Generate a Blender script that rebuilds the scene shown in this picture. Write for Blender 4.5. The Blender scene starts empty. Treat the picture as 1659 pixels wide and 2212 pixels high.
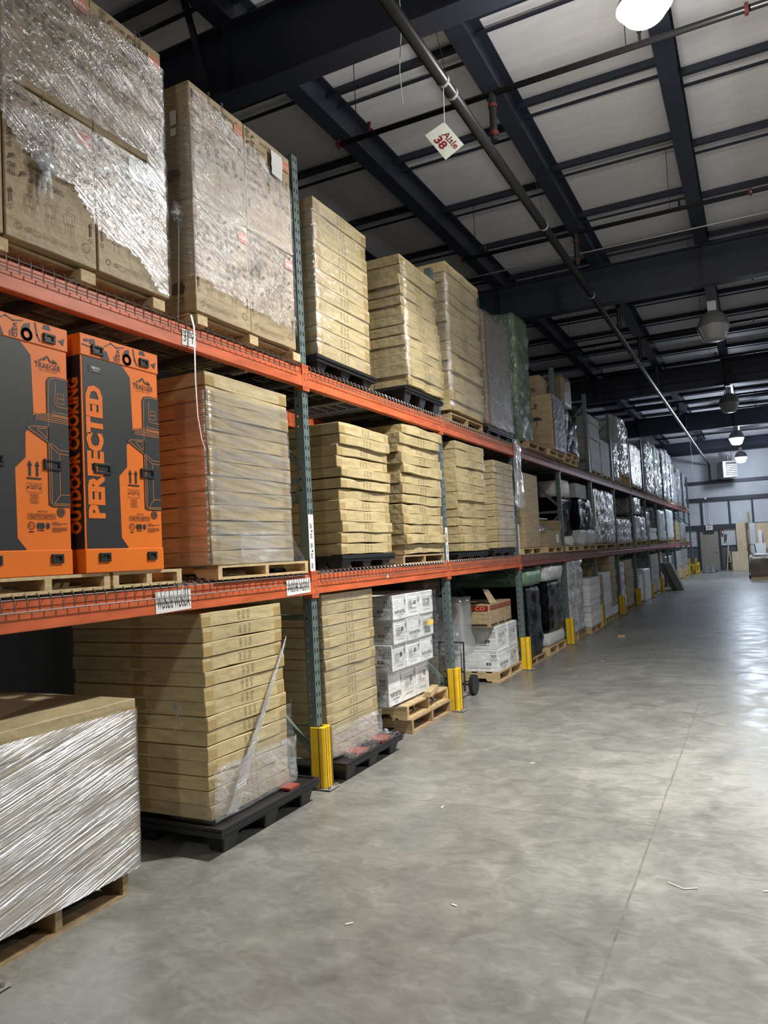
import bpy, bmesh, math, random
from mathutils import Vector, Matrix, noise
random.seed(7)
SC = bpy.context.scene
COL = SC.collection

# ------------------------------------------------------------------ camera
YAW, PITCH, ROLL, FPX, CX, CZ = 0.46110, 0.05744, -0.05092, 1618.03, 3.0504, 1.7125
_f = Vector((-math.sin(YAW)*math.cos(PITCH), math.cos(YAW)*math.cos(PITCH), math.sin(PITCH)))
_r = Vector((math.cos(YAW), math.sin(YAW), 0)); _u = _r.cross(_f)
_r2 = _r*math.cos(ROLL)+_u*math.sin(ROLL); _u2 = _r2.cross(_f)
cam = bpy.data.cameras.new('camera'); camo = bpy.data.objects.new('camera', cam); COL.objects.link(camo)
M = Matrix((( _r2.x,_u2.x,-_f.x,CX),(_r2.y,_u2.y,-_f.y,0),(_r2.z,_u2.z,-_f.z,CZ),(0,0,0,1)))
camo.matrix_world = M
cam.sensor_fit = 'VERTICAL'; cam.sensor_height = 36; cam.lens = FPX/2212*36
cam.clip_start = .05; cam.clip_end = 200
SC.camera = camo

# ------------------------------------------------------------------ world, lamps, exposure
w = bpy.data.worlds.new('world'); SC.world = w; w.use_nodes = True
w.node_tree.nodes['Background'].inputs[0].default_value = (.75,.82,1,1)
w.node_tree.nodes['Background'].inputs[1].default_value = .005
SC.view_settings.view_transform = 'Standard'; SC.view_settings.look = 'None'
SC.view_settings.gamma = 1; SC.view_settings.use_curve_mapping = False
SC.view_settings.exposure = 0.0
NEAR_W, BACK_W, FAR_W, SIDE_W = 350, 70, 100, 430      # downward watts of each reflector
WARM, COOL = (1,.985,.93), (.74,.85,1)
UP = {(350,5.86):.55,(70,-3.1):2.2}      # share of light leaving sideways and upward
# (x, y, lit watts, colour)
LAMPS = [(2.56,5.86,NEAR_W,WARM),(2.58,15.0,0,COOL),(2.56,23.9,0,COOL),(2.55,32.5,FAR_W,COOL),(2.56,40.5,FAR_W,COOL),
         (2.56,-3.1,BACK_W,WARM)]
SIDE = [(8.2,7.0,SIDE_W,WARM),(8.6,27.0,SIDE_W*.2,COOL)]  # unseen lamps added to fill the rack fronts and floor from the right
def point(x,y,z,wt,c,r=.14):
    l = bpy.data.lights.new('lamp_light','POINT'); l.energy = wt*(2.8 if c==COOL else UP.get((wt,y),.45)); l.color = c; l.shadow_soft_size = r
    o = bpy.data.objects.new('lamp_light',l); COL.objects.link(o); o.location=(x,y,z)
    a = bpy.data.lights.new('lamp_reflector','AREA'); a.shape='DISK'; a.size=.30; a.spread=math.radians(135); a.energy=wt; a.color=c
    q = bpy.data.objects.new('lamp_reflector',a); COL.objects.link(q); q.location=(x,y,z+.13)
    return o

# ------------------------------------------------------------------ helpers
def lin(c):
    return tuple(((v/255/12.92) if v/255<=.04045 else ((v/255+.055)/1.055)**2.4) for v in c)
def tag(o,label=None,cat=None,group=None,kind=None):
    if label: o['label']=label
    if cat: o['category']=cat
    if group: o['group']=group
    if kind: o['kind']=kind
    return o
LOC = {}
def thing(name,label,cat,loc,group=None,rz=0):
    o = bpy.data.objects.new(name,None); COL.objects.link(o); o.location=loc; o.rotation_euler=(0,0,rz)
    o.empty_display_size=.1
    LOC[o.name]=Vector(loc); return tag(o,label,cat,group)
class MB:
    def __init__(s): s.v=[]; s.f=[]; s.uv=[]; s.m=[]
    def add(s,vs,fs,uvs=None,mi=0):
        n=len(s.v); s.v+= [Vector(v) for v in vs]
        for i,f in enumerate(fs):
            s.f.append([n+k for k in f]); s.m.append(mi)
            s.uv.append(uvs[i] if uvs else None)
        return s
    def box(s,x0,x1,y0,y1,z0,z1,mi=0,flip=False):
        vs=[(x0,y0,z0),(x1,y0,z0),(x1,y1,z0),(x0,y1,z0),(x0,y0,z1),(x1,y0,z1),(x1,y1,z1),(x0,y1,z1)]
        fs=[(0,3,2,1),(4,5,6,7),(0,1,5,4),(1,2,6,5),(2,3,7,6),(3,0,4,7)]
        N=[(-5,-5)]*4; S=[(2,0),(3,0),(3,1),(2,1)]; F=[(0,0),(1,0),(1,1),(0,1)]
        return s.add(vs,fs,[N,N,S,F,N,N],mi)
    def obox(s,p,q,wd,ht,up=(0,0,1),mi=0):
        p=Vector(p); q=Vector(q); d=(q-p).normalized(); up=Vector(up)
        a=d.cross(up).normalized()*wd/2; b=a.normalized().cross(d).normalized()*ht/2
        vs=[]
        for c in (p,q):
            vs+= [c-a-b,c+a-b,c+a+b,c-a+b]
        return s.add(vs,[(0,3,2,1),(4,5,6,7),(0,1,5,4),(1,2,6,5),(2,3,7,6),(3,0,4,7)],None,mi)
    def tube(s,pts,r,n=6,mi=0,cap=True):
        pts=[Vector(p) for p in pts]; rs=r if isinstance(r,(list,tuple)) else [r]*len(pts)
        d0=(pts[1]-pts[0]).normalized(); a=d0.orthogonal().normalized()
        if abs(d0.z)<.9: a=d0.cross(Vector((0,0,1))).normalized()
        base=len(s.v); 
        for i,p in enumerate(pts):
            if i==0: d=d0
            elif i==len(pts)-1: d=(pts[i]-pts[i-1]).normalized()
            else: d=((pts[i+1]-pts[i]).normalized()+(pts[i]-pts[i-1]).normalized()).normalized()
            a=(a-d*a.dot(d)).normalized(); b=d.cross(a)
            for k in range(n):
                t=2*math.pi*k/n; s.v.append(p+(a*math.cos(t)+b*math.sin(t))*rs[i])
        for i in range(len(pts)-1):
            for k in range(n):
                s.f.append([base+i*n+k,base+i*n+(k+1)%n,base+(i+1)*n+(k+1)%n,base+(i+1)*n+k]); s.uv.append(None); s.m.append(mi)
        if cap:
            s.f.append([base+k for k in range(n)][::-1]); s.uv.append(None); s.m.append(mi)
            e=base+(len(pts)-1)*n; s.f.append([e+k for k in range(n)]); s.uv.append(None); s.m.append(mi)
        return s
    def lathe(s,prof,c,n=24,mi=0):
        c=Vector(c); base=len(s.v)
        for r,z in prof:
            for k in range(n):
                t=2*math.pi*k/n; s.v.append(c+Vector((r*math.cos(t),r*math.sin(t),z)))
        for i in range(len(prof)-1):
            for k in range(n):
                s.f.append([base+i*n+k,base+i*n+(k+1)%n,base+(i+1)*n+(k+1)%n,base+(i+1)*n+k]); s.uv.append(None); s.m.append(mi)
        return s
    def prism(s,poly,z0,z1,mi=0):          # plan polygon, vertical
        n=len(poly); vs=[(x,y,z0) for x,y in poly]+[(x,y,z1) for x,y in poly]
        return s.add(vs,[list(range(n))[::-1],list(range(n,2*n))]+[(i,(i+1)%n,n+(i+1)%n,n+i) for i in range(n)],None,mi)
    def slabX(s,poly,x0,x1,mi=0):          # (y,z) polygon extruded along x
        n=len(poly); vs=[(x0,y,z) for y,z in poly]+[(x1,y,z) for y,z in poly]
        return s.add(vs,[list(range(n))[::-1],list(range(n,2*n))]+[(i,(i+1)%n,n+(i+1)%n,n+i) for i in range(n)],None,mi)
    def slabY(s,poly,y0,y1,mi=0):
        n=len(poly); vs=[(x,y0,z) for x,z in poly]+[(x,y1,z) for x,z in poly]
        return s.add(vs,[list(range(n)),list(range(n,2*n))[::-1]]+[(i,(i+1)%n,n+(i+1)%n,n+i)[::-1] for i in range(n)],None,mi)
    def build(s,name,mat,parent=None,label=None,bevel=0,smooth=False,recalc=True,group=None,cat=None,kind=None,origin=None):
        if parent is not None: org=LOC[parent.name]
        elif origin is not None: org=Vector(origin)
        else:
            if s.v:
                xs=[v.x for v in s.v]; ys=[v.y for v in s.v]; zs=[v.z for v in s.v]
                org=Vector(((min(xs)+max(xs))/2,(min(ys)+max(ys))/2,min(zs)))
            else: org=Vector()
        me=bpy.data.meshes.new(name); me.from_pydata([v-org for v in s.v],[],s.f)
        if any(u for u in s.uv):
            ul=me.uv_layers.new(name='UVMap'); k=0
            for i,p in enumerate(me.polygons):
                u=s.uv[i]
                for j in range(p.loop_total):
                    ul.data[p.loop_start+j].uv = u[j] if u else (-5,-5)
        for mm in (mat if isinstance(mat,(list,tuple)) else [mat]): me.materials.append(mm)
        for i,p in enumerate(me.polygons): p.material_index=s.m[i]
        if recalc or bevel:
            bm=bmesh.new(); bm.from_mesh(me)
            if recalc: bmesh.ops.recalc_face_normals(bm,faces=bm.faces)
            if bevel: bmesh.ops.bevel(bm,geom=bm.edges[:],offset=bevel,segments=1,affect='EDGES',clamp_overlap=True)
            bm.to_mesh(me); bm.free()
        if smooth:
            for p in me.polygons: p.use_smooth=True
        o=bpy.data.objects.new(name,me); COL.objects.link(o)
        if parent is not None: o.parent=parent; LOC[o.name]=org
        else: o.location=org; LOC[o.name]=org
        return tag(o,label,cat,group,kind)
def copy_tree(o,parent=None):
    c=o.copy(); COL.objects.link(c); c.parent=parent
    for ch in [x for x in COL.objects if x.parent==o]: copy_tree(ch,c)
    return c
KIDS={}
def kids(o): return [x for x in COL.objects if x.parent==o]
def dup(root,loc,label=None,group=None,ks=None):
    c=root.copy(); COL.objects.link(c); c.location=loc; LOC[c.name]=Vector(loc)
    if label: c['label']=label
    if group: c['group']=group
    for k in (ks if ks is not None else kids(root)):
        d=k.copy(); COL.objects.link(d); d.parent=c
        for g in k.children:
            e=g.copy(); COL.objects.link(e); e.parent=d
    return c
_tc={}
def text2d(body,bold=0.0,res=2):
    key=(body,bold,res)
    if key not in _tc:
        cu=bpy.data.curves.new('t','FONT'); cu.body=body; cu.size=1; cu.offset=bold; cu.resolution_u=res
        cu.fill_mode='FRONT'
        o=bpy.data.objects.new('t',cu); COL.objects.link(o)
        dg=bpy.context.evaluated_depsgraph_get(); me=o.evaluated_get(dg).to_mesh()
        vs=[v.co.copy() for v in me.vertices]; fs=[list(p.vertices) for p in me.polygons]
        o.evaluated_get(dg).to_mesh_clear(); COL.objects.unlink(o); bpy.data.objects.remove(o); bpy.data.curves.remove(cu)
        x0=min(v.x for v in vs); x1=max(v.x for v in vs); y0=min(v.y for v in vs); y1=max(v.y for v in vs)
        _tc[key]=([((v.x-x0)/(x1-x0),(v.y-y0)/(y1-y0)) for v in vs],fs,(x1-x0)/(y1-y0))
    return _tc[key]
def put_text(mb,body,O,U,V,wd,ht,bold=0,mi=0,res=2):
    """text in a box: origin O, unit directions U (reading) and V (up), size wd x ht; None keeps proportions"""
    vs,fs,asp=text2d(body,bold,res); O=Vector(O);U=Vector(U);V=Vector(V)
    if wd is None: wd=ht*asp
    if ht is None: ht=wd/asp
    mb.add([O+U*(a*wd)+V*(b*ht) for a,b in vs],fs,None,mi)
    return wd
class Face:
    """flat print on a plane: a=right, b=up in metres from origin; closed polygons, lines and text"""
    def __init__(s,O,U,V,off=.0012):
        s.U=Vector(U); s.V=Vector(V); s.N=s.U.cross(s.V).normalized(); s.O=Vector(O)+s.N*off; s.mb=MB()
    def P(s,a,b): return s.O+s.U*a+s.V*b
    def poly(s,pts,mi=0): s.mb.add([s.P(*p) for p in pts],[list(range(len(pts)))],None,mi); return s
    def rect(s,a0,b0,a1,b1,mi=0): return s.poly([(a0,b0),(a1,b0),(a1,b1),(a0,b1)],mi)
    def line(s,pts,wd=.003,mi=0,close=False):
        pp=list(pts)+([pts[0]] if close else [])
        for (a,b),(c,d) in zip(pp,pp[1:]):
            L=math.hypot(c-a,d-b) or 1; nx,ny=-(d-b)/L*wd/2,(c-a)/L*wd/2; ex,ey=(c-a)/L*wd/2,(d-b)/L*wd/2
            s.poly([(a-nx-ex,b-ny-ey),(c-nx+ex,d-ny+ey),(c+nx+ex,d+ny+ey),(a+nx-ex,b+ny-ey)],mi)
        return s
    def frame(s,a0,b0,a1,b1,wd=.003,mi=0): return s.line([(a0,b0),(a1,b0),(a1,b1),(a0,b1)],wd,mi,True)
    def circ(s,a,b,r,wd=.003,mi=0,n=16): return s.line([(a+r*math.cos(2*math.pi*k/n),b+r*math.sin(2*math.pi*k/n)) for k in range(n)],wd,mi,True)
    def disc(s,a,b,r,mi=0,n=14): return s.poly([(a+r*math.cos(2*math.pi*k/n),b+r*math.sin(2*math.pi*k/n)) for k in range(n)],mi)
    def text(s,body,a,b,wd,ht,bold=0,rot=0,mi=0):
        c,sn=math.cos(rot),math.sin(rot)
        put_text(s.mb,body,s.P(a,b),s.U*c+s.V*sn,s.V*c-s.U*sn,wd,ht,bold,mi); return s
    def arrow(s,a,b,h,wd=.012,mi=0):
        return s.rect(a-wd*.22,b,a+wd*.22,b+h*.7,mi).poly([(a-wd/2,b+h*.66),(a+wd/2,b+h*.66),(a,b+h)],mi)
    def build(s,name,mat,parent,label=None): return s.mb.build(name,mat,parent,label,recalc=False)

# ------------------------------------------------------------------ materials
def nt(name):
    m=bpy.data.materials.new(name); m.use_nodes=True; t=m.node_tree
    return m,t,t.nodes,t.links,t.nodes['Principled BSDF']
def N(t,ty,**k):
    n=t.nodes.new(ty)
    for a,b in k.items(): setattr(n,a,b)
    return n
def plain(name,c,rough=.6,metal=0,bump=0,bscale=40,var=0,emit=None,spec=.5,stretch=(1,1,1)):
    m,t,ns,L,b=nt(name); b.inputs['Base Color'].default_value=(*c,1); b.inputs['Roughness'].default_value=rough
    b.inputs['Metallic'].default_value=metal; b.inputs['Specular IOR Level'].default_value=spec
    if emit: b.inputs['Emission Color'].default_value=(*emit[0],1); b.inputs['Emission Strength'].default_value=emit[1]
    if bump or var:
        tc=N(t,'ShaderNodeTexCoord'); mp=N(t,'ShaderNodeMapping'); mp.inputs['Scale'].default_value=stretch
        L.new(tc.outputs['Object'],mp.inputs[0]); nz=N(t,'ShaderNodeTexNoise'); nz.inputs['Scale'].default_value=bscale
        nz.inputs['Detail'].default_value=4; L.new(mp.outputs[0],nz.inputs[0])
        if bump:
            bp=N(t,'ShaderNodeBump'); bp.inputs['Strength'].default_value=bump; bp.inputs['Distance'].default_value=.01
            L.new(nz.outputs[0],bp.inputs['Height']); L.new(bp.outputs[0],b.inputs['Normal'])
        if var:
            mx=N(t,'ShaderNodeMix',data_type='RGBA'); mx.inputs[6].default_value=(*[v*(1-var) for v in c],1); mx.inputs[7].default_value=(*[min(1,v*(1+var)) for v in c],1)
            mr=N(t,'ShaderNodeMapRange'); mr.inputs[1].default_value=.3; mr.inputs[2].default_value=.7
            L.new(nz.outputs[0],mr.inputs[0]); L.new(mr.outputs[0],mx.inputs[0]); L.new(mx.outputs[2],b.inputs['Base Color'])
    return m
def cardboard(name,c,prints=True,tape=True,white=False):
    m,t,ns,L,b=nt(name)
    oi=N(t,'ShaderNodeObjectInfo'); tc=N(t,'ShaderNodeTexCoord')
    mp=N(t,'ShaderNodeMapping'); mp.inputs['Scale'].default_value=(3,2.2,26); L.new(tc.outputs['Object'],mp.inputs[0])
    av=N(t,'ShaderNodeVectorMath',operation='ADD'); L.new(mp.outputs[0],av.inputs[0]); 
    sc=N(t,'ShaderNodeMath',operation='MULTIPLY'); sc.inputs[1].default_value=57; L.new(oi.outputs['Random'],sc.inputs[0]); L.new(sc.outputs[0],av.inputs[1])
    nz=N(t,'ShaderNodeTexNoise'); nz.inputs['Scale'].default_value=1.6; nz.inputs['Detail'].default_value=5; L.new(av.outputs[0],nz.inputs[0])
    mx=N(t,'ShaderNodeMix',data_type='RGBA'); mx.inputs[6].default_value=(*[v*.8 for v in c],1); mx.inputs[7].default_value=(*[v*1.14 for v in c],1)
    mr=N(t,'ShaderNodeMapRange'); mr.inputs[1].default_value=.3; mr.inputs[2].default_value=.7; L.new(nz.outputs[0],mr.inputs[0]); L.new(mr.outputs[0],mx.inputs[0])
    hs=N(t,'ShaderNodeHueSaturation'); L.new(mx.outputs[2],hs.inputs['Color'])
    vr=N(t,'ShaderNodeMapRange'); vr.inputs[3].default_value=.9; vr.inputs[4].default_value=1.1; L.new(oi.outputs['Random'],vr.inputs[0]); L.new(vr.outputs[0],hs.inputs['Value'])
    out=hs.outputs[0]; rough=.62
    uv=N(t,'ShaderNodeUVMap'); sx=N(t,'ShaderNodeSeparateXYZ'); L.new(uv.outputs[0],sx.inputs[0])
    def M(op,a,bb,c2=None):
        n=N(t,'ShaderNodeMath',operation=op)
        for i,v in enumerate((a,bb,c2)):
            if v is None: continue
            if hasattr(v,'links'): L.new(v,n.inputs[i])
            else: n.inputs[i].default_value=v
        return n.outputs[0]
    U,V=sx.outputs[0],sx.outputs[1]
    if tape:
        jit=M('MULTIPLY',M('SUBTRACT',nz.outputs[0],.5),.06)
        d=M('ABSOLUTE',M('SUBTRACT',U,.5),0)              # 0 centre .. .5 edge
        tm=M('GREATER_THAN',M('ADD',d,jit),.40)
        on=M('MULTIPLY',M('GREATER_THAN',U,-.1),M('LESS_THAN',U,1.01))
        edge=M('LESS_THAN',V,.72)
        sd=M('MULTIPLY',M('LESS_THAN',M('ABSOLUTE',M('SUBTRACT',M('ADD',U,jit),2.52),0),.045),M('GREATER_THAN',V,.2))
        tm=M('MAXIMUM',M('MULTIPLY',M('MULTIPLY',tm,on),edge),sd)
        m2=N(t,'ShaderNodeMix',data_type='RGBA'); L.new(M('MULTIPLY',tm,.75),m2.inputs[0]); L.new(out,m2.inputs[6]); m2.inputs[7].default_value=(c[0]*.78,c[1]*.66,c[2]*.45,1); out=m2.outputs[2]
        rg=M('SUBTRACT',.62,M('MULTIPLY',tm,.3)); L.new(rg,b.inputs['Roughness'])
    else: b.inputs['Roughness'].default_value=rough
    if prints:
        # three short upright columns of small stencilled characters near the middle
        col=M('LESS_THAN',M('ABSOLUTE',M('SUBTRACT',M('FRACT',M('MULTIPLY',U,17),None),.5),0),.26)
        rng=M('MULTIPLY',M('GREATER_THAN',U,.415),M('LESS_THAN',U,.59))
        vv=M('MULTIPLY',M('GREATER_THAN',V,.16),M('LESS_THAN',V,.86))
        vo=N(t,'ShaderNodeTexNoise'); vo.inputs['Scale'].default_value=1; 
        cmb=N(t,'ShaderNodeCombineXYZ'); L.new(M('MULTIPLY',U,80),cmb.inputs[0]); L.new(M('MULTIPLY',V,24),cmb.inputs[1]); L.new(sc.outputs[0],cmb.inputs[2])
        L.new(cmb.outputs[0],vo.inputs[0])
        ch=M('GREATER_THAN',vo.outputs[0],.49)
        k=M('MULTIPLY',M('MULTIPLY',col,rng),M('MULTIPLY',vv,ch))
        m3=N(t,'ShaderNodeMix',data_type='RGBA'); L.new(M('MULTIPLY',k,.62),m3.inputs[0]); L.new(out,m3.inputs[6]); m3.inputs[7].default_value=(.07,.04,.025,1); out=m3.outputs[2]
    L.new(out,b.inputs['Base Color'])
    n2=N(t,'ShaderNodeTexNoise'); n2.inputs['Scale'].default_value=9; n2.inputs['Detail'].default_value=3; L.new(tc.outputs['Object'],n2.inputs[0])
    bp=N(t,'ShaderNodeBump'); bp.inputs['Strength'].default_value=.45; bp.inputs['Distance'].default_value=.03; L.new(n2.outputs[0],bp.inputs['Height']); L.new(bp.outputs[0],b.inputs['Normal'])
    return m
def film_mat(name,tint=(.92,.94,.97),ang=25,haze=.1,shine=.45,scale=(4,46),rough=.13,tcol=(1,1,1),bump=.9,crinkle=1.0):
    """clear stretch film: see-through, streaky, shiny"""
    m,t,ns,L,b=nt(name); ns.remove(b)
    uv=N(t,'ShaderNodeUVMap'); mp=N(t,'ShaderNodeMapping'); mp.inputs['Rotation'].default_value=(0,0,math.radians(ang)); L.new(uv.outputs[0],mp.inputs[0])
    m2=N(t,'ShaderNodeMapping'); m2.inputs['Scale'].default_value=(scale[0],scale[1],1); L.new(mp.outputs[0],m2.inputs[0])
    nz=N(t,'ShaderNodeTexNoise'); nz.inputs['Scale'].default_value=1; nz.inputs['Detail'].default_value=4; nz.inputs['Distortion'].default_value=.6; L.new(m2.outputs[0],nz.inputs[0])
    cr=N(t,'ShaderNodeTexNoise'); cr.inputs['Scale'].default_value=38; cr.inputs['Detail'].default_value=5; cr.inputs['Distortion'].default_value=1.4; L.new(uv.outputs[0],cr.inputs[0])
    ad=N(t,'ShaderNodeMath',operation='MULTIPLY_ADD'); L.new(cr.outputs[0],ad.inputs[0]); ad.inputs[1].default_value=crinkle; L.new(nz.outputs[0],ad.inputs[2])
    bp=N(t,'ShaderNodeBump'); bp.inputs['Strength'].default_value=bump; bp.inputs['Distance'].default_value=.02; L.new(ad.outputs[0],bp.inputs['Height'])
    g=N(t,'ShaderNodeBsdfGlossy'); g.inputs['Roughness'].default_value=rough; g.inputs['Color'].default_value=(.9,.93,1,1); L.new(bp.outputs[0],g.inputs['Normal'])
    d=N(t,'ShaderNodeBsdfDiffuse'); d.inputs['Color'].default_value=(*tint,1); L.new(bp.outputs[0],d.inputs['Normal'])
    tr=N(t,'ShaderNodeBsdfTransparent'); tr.inputs['Color'].default_value=(*tcol,1)
    mr=N(t,'ShaderNodeMapRange'); mr.inputs[1].default_value=.42; mr.inputs[2].default_value=.72; mr.inputs[3].default_value=haze*.3; mr.inputs[4].default_value=haze*2.4; L.new(nz.outputs[0],mr.inputs[0])
    a=N(t,'ShaderNodeMixShader'); L.new(mr.outputs[0],a.inputs[0]); L.new(tr.outputs[0],a.inputs[1]); L.new(d.outputs[0],a.inputs[2])
    fr=N(t,'ShaderNodeMapRange'); fr.inputs[1].default_value=.35; fr.inputs[2].default_value=.7; fr.inputs[3].default_value=shine*.25; fr.inputs[4].default_value=shine; L.new(nz.outputs[0],fr.inputs[0])
    e=N(t,'ShaderNodeMixShader'); L.new(fr.outputs[0],e.inputs[0]); L.new(a.outputs[0],e.inputs[1]); L.new(g.outputs[0],e.inputs[2])
    L.new(e.outputs[0],ns['Material Output'].inputs[0]); return m
def bagmat(name,c,rough=.22,bump=.9,scale=14,spec=.6,stretch=(1,1,1),dist=.03,coat=0,ior=1.5):
    m,t,ns,L,b=nt(name); b.inputs['Base Color'].default_value=(*c,1); b.inputs['Roughness'].default_value=rough; b.inputs['Specular IOR Level'].default_value=spec
    b.inputs['IOR'].default_value=ior; b.inputs['Coat Weight'].default_value=coat; b.inputs['Coat Roughness'].default_value=.1
    tc=N(t,'ShaderNodeTexCoord'); mp=N(t,'ShaderNodeMapping'); mp.inputs['Scale'].default_value=stretch; L.new(tc.outputs['Object'],mp.inputs[0])
    nz=N(t,'ShaderNodeTexNoise'); nz.inputs['Scale'].default_value=scale; nz.inputs['Detail'].default_value=5; nz.inputs['Distortion'].default_value=1.1; L.new(mp.outputs[0],nz.inputs[0])
    bp=N(t,'ShaderNodeBump'); bp.inputs['Strength'].default_value=bump; bp.inputs['Distance'].default_value=dist; L.new(nz.outputs[0],bp.inputs['Height']); L.new(bp.outputs[0],b.inputs['Normal'])
    L.new(bp.outputs[0],b.inputs['Coat Normal'])
    return m
KRAFT=(.47,.375,.20); KR2=(.38,.285,.165)
m_card=cardboard('kraft_cardboard',KRAFT)
m_cardp=cardboard('plain_cardboard',KR2,prints=False,tape=False)
m_cardn=cardboard('taped_cardboard',(.44,.35,.20),prints=False)
m_whitebox=cardboard('white_cardboard',(.78,.79,.80),prints=False,tape=False)
m_greybox=cardboard('grey_cardboard',(.36,.36,.35),prints=False,tape=False)
m_ink=plain('black_ink',(.035,.03,.028),.6); m_inkb=plain('brown_ink',(.11,.075,.05),.7)
m_paper=plain('white_paper',(.75,.75,.73),.7); m_orangeink=plain('orange_ink',(.60,.13,.035),.6)
m_redink=plain('red_ink',(.22,.008,.012),.6)
m_pine=plain('pine_wood',(.56,.41,.22),.7,var=.22,bscale=3,stretch=(1,9,22),bump=.15)
m_pined=plain('weathered_wood',(.36,.25,.14),.75,var=.25,bscale=3,stretch=(1,9,22),bump=.15)
m_blackpl=plain('black_plastic',(.018,.018,.020),.38,bump=.15,bscale=30)
m_redpl=plain('red_plastic',(.28,.055,.035),.5)
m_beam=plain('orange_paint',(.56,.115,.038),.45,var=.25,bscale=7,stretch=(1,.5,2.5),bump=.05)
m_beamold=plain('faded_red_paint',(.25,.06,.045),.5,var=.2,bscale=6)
m_green=plain('green_grey_paint',(.105,.145,.145),.42,var=.12,bscale=5)
m_dark=plain('dark_steel',(.03,.035,.04),.5)
m_wire=plain('galvanised_wire',(.28,.27,.26),.38,metal=.7)
m_chan=plain('galvanised_channel',(.16,.165,.17),.5,metal=.5)
m_yel=plain('yellow_paint',(.80,.50,.015),.38,var=.12,bscale=12)
m_navy=plain('navy_steel_paint',(.024,.029,.046),.45,var=.1,bscale=2)
m_pipe=plain('black_steel_pipe',(.016,.016,.018),.36,metal=.2)
m_ring=plain('pale_ring',(.45,.44,.43),.4,metal=.5); m_redcoup=plain('red_coupling_paint',(.09,.013,.010),.4)
m_cond=plain('conduit_steel',(.42,.42,.43),.35,metal=.8)
m_white=plain('white_plastic',(.72,.72,.72),.5); m_greym=plain('grey_metal',(.34,.34,.35),.45,metal=.3)
m_orange=plain('orange_print_card',(.80,.175,.012),.42,var=.05,bscale=3)
m_blackprint=plain('black_print_card',(.022,.022,.024),.45)
m_orline=plain('orange_line_print',(.80,.28,.07),.5)
m_ply=plain('plywood',(.55,.43,.28),.6,var=.12,bscale=2,stretch=(4,1,1)); m_brownw=plain('dark_brown_wood',(.15,.075,.035),.6)
m_glass=None
F_diag=film_mat('stretch_film_diagonal',ang=30,shine=.42,haze=.05,bump=.42,rough=.13,scale=(2.5,80),crinkle=.6)
F_flat=film_mat('stretch_film_flat',ang=6,shine=.42,haze=.13,scale=(1.4,34),bump=.5,crinkle=.2)
F_heavy=film_mat('stretch_film_heavy',ang=-14,shine=.8,haze=.105,scale=(1.0,80),rough=.24,bump=.7,crinkle=.12)
F_crink=film_mat('stretch_film_crinkled',ang=22,shine=.34,haze=.045,scale=(5,60),crinkle=.9,rough=.12,bump=.5)
F_light=film_mat('stretch_film_light',ang=12,shine=.2,haze=.03,scale=(3,36),rough=.15,bump=.5)
F_sheet=film_mat('stretch_film_gathered',ang=90,shine=.7,haze=.3,scale=(2,60),rough=.15)
F_skirt=film_mat('stretch_film_skirt',ang=60,shine=.5,haze=.16,scale=(5,26),rough=.12,crinkle=1.4,bump=.9)
m_blackwrap=bagmat('black_wrap',(.002,.002,.002),.14,.7,16,.5,(1,1,2.2),.02,coat=.0,ior=1.16)
m_whitewrap=bagmat('white_wrap',(.66,.68,.70),.25,1.0,16,.5,(1.6,1.6,.8),.03)
m_silver=bagmat('clear_wrapped_white_goods',(.50,.51,.54),.15,1.0,17,.7,(1.4,1.4,1.8),.03,coat=.4)
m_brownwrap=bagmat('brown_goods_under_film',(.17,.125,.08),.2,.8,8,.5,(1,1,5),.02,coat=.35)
m_greenwrap=bagmat('green_wrap',(.10,.155,.105),.26,1.0,11,.6,(1,1,.5),.04,coat=.2)
m_greenbag=bagmat('green_bag_plastic',(.16,.30,.17),.3,1.0,18,.5,(2.6,2.6,.5),.05)
m_whitebag=bagmat('white_bag_plastic',(.74,.76,.77),.33,1.0,18,.5,(2.6,2.6,.5),.05)
m_clearbag=film_mat('clear_bag_plastic',ang=70,shine=.5,haze=.3,scale=(4,20),rough=.15,crinkle=1.3)

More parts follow.
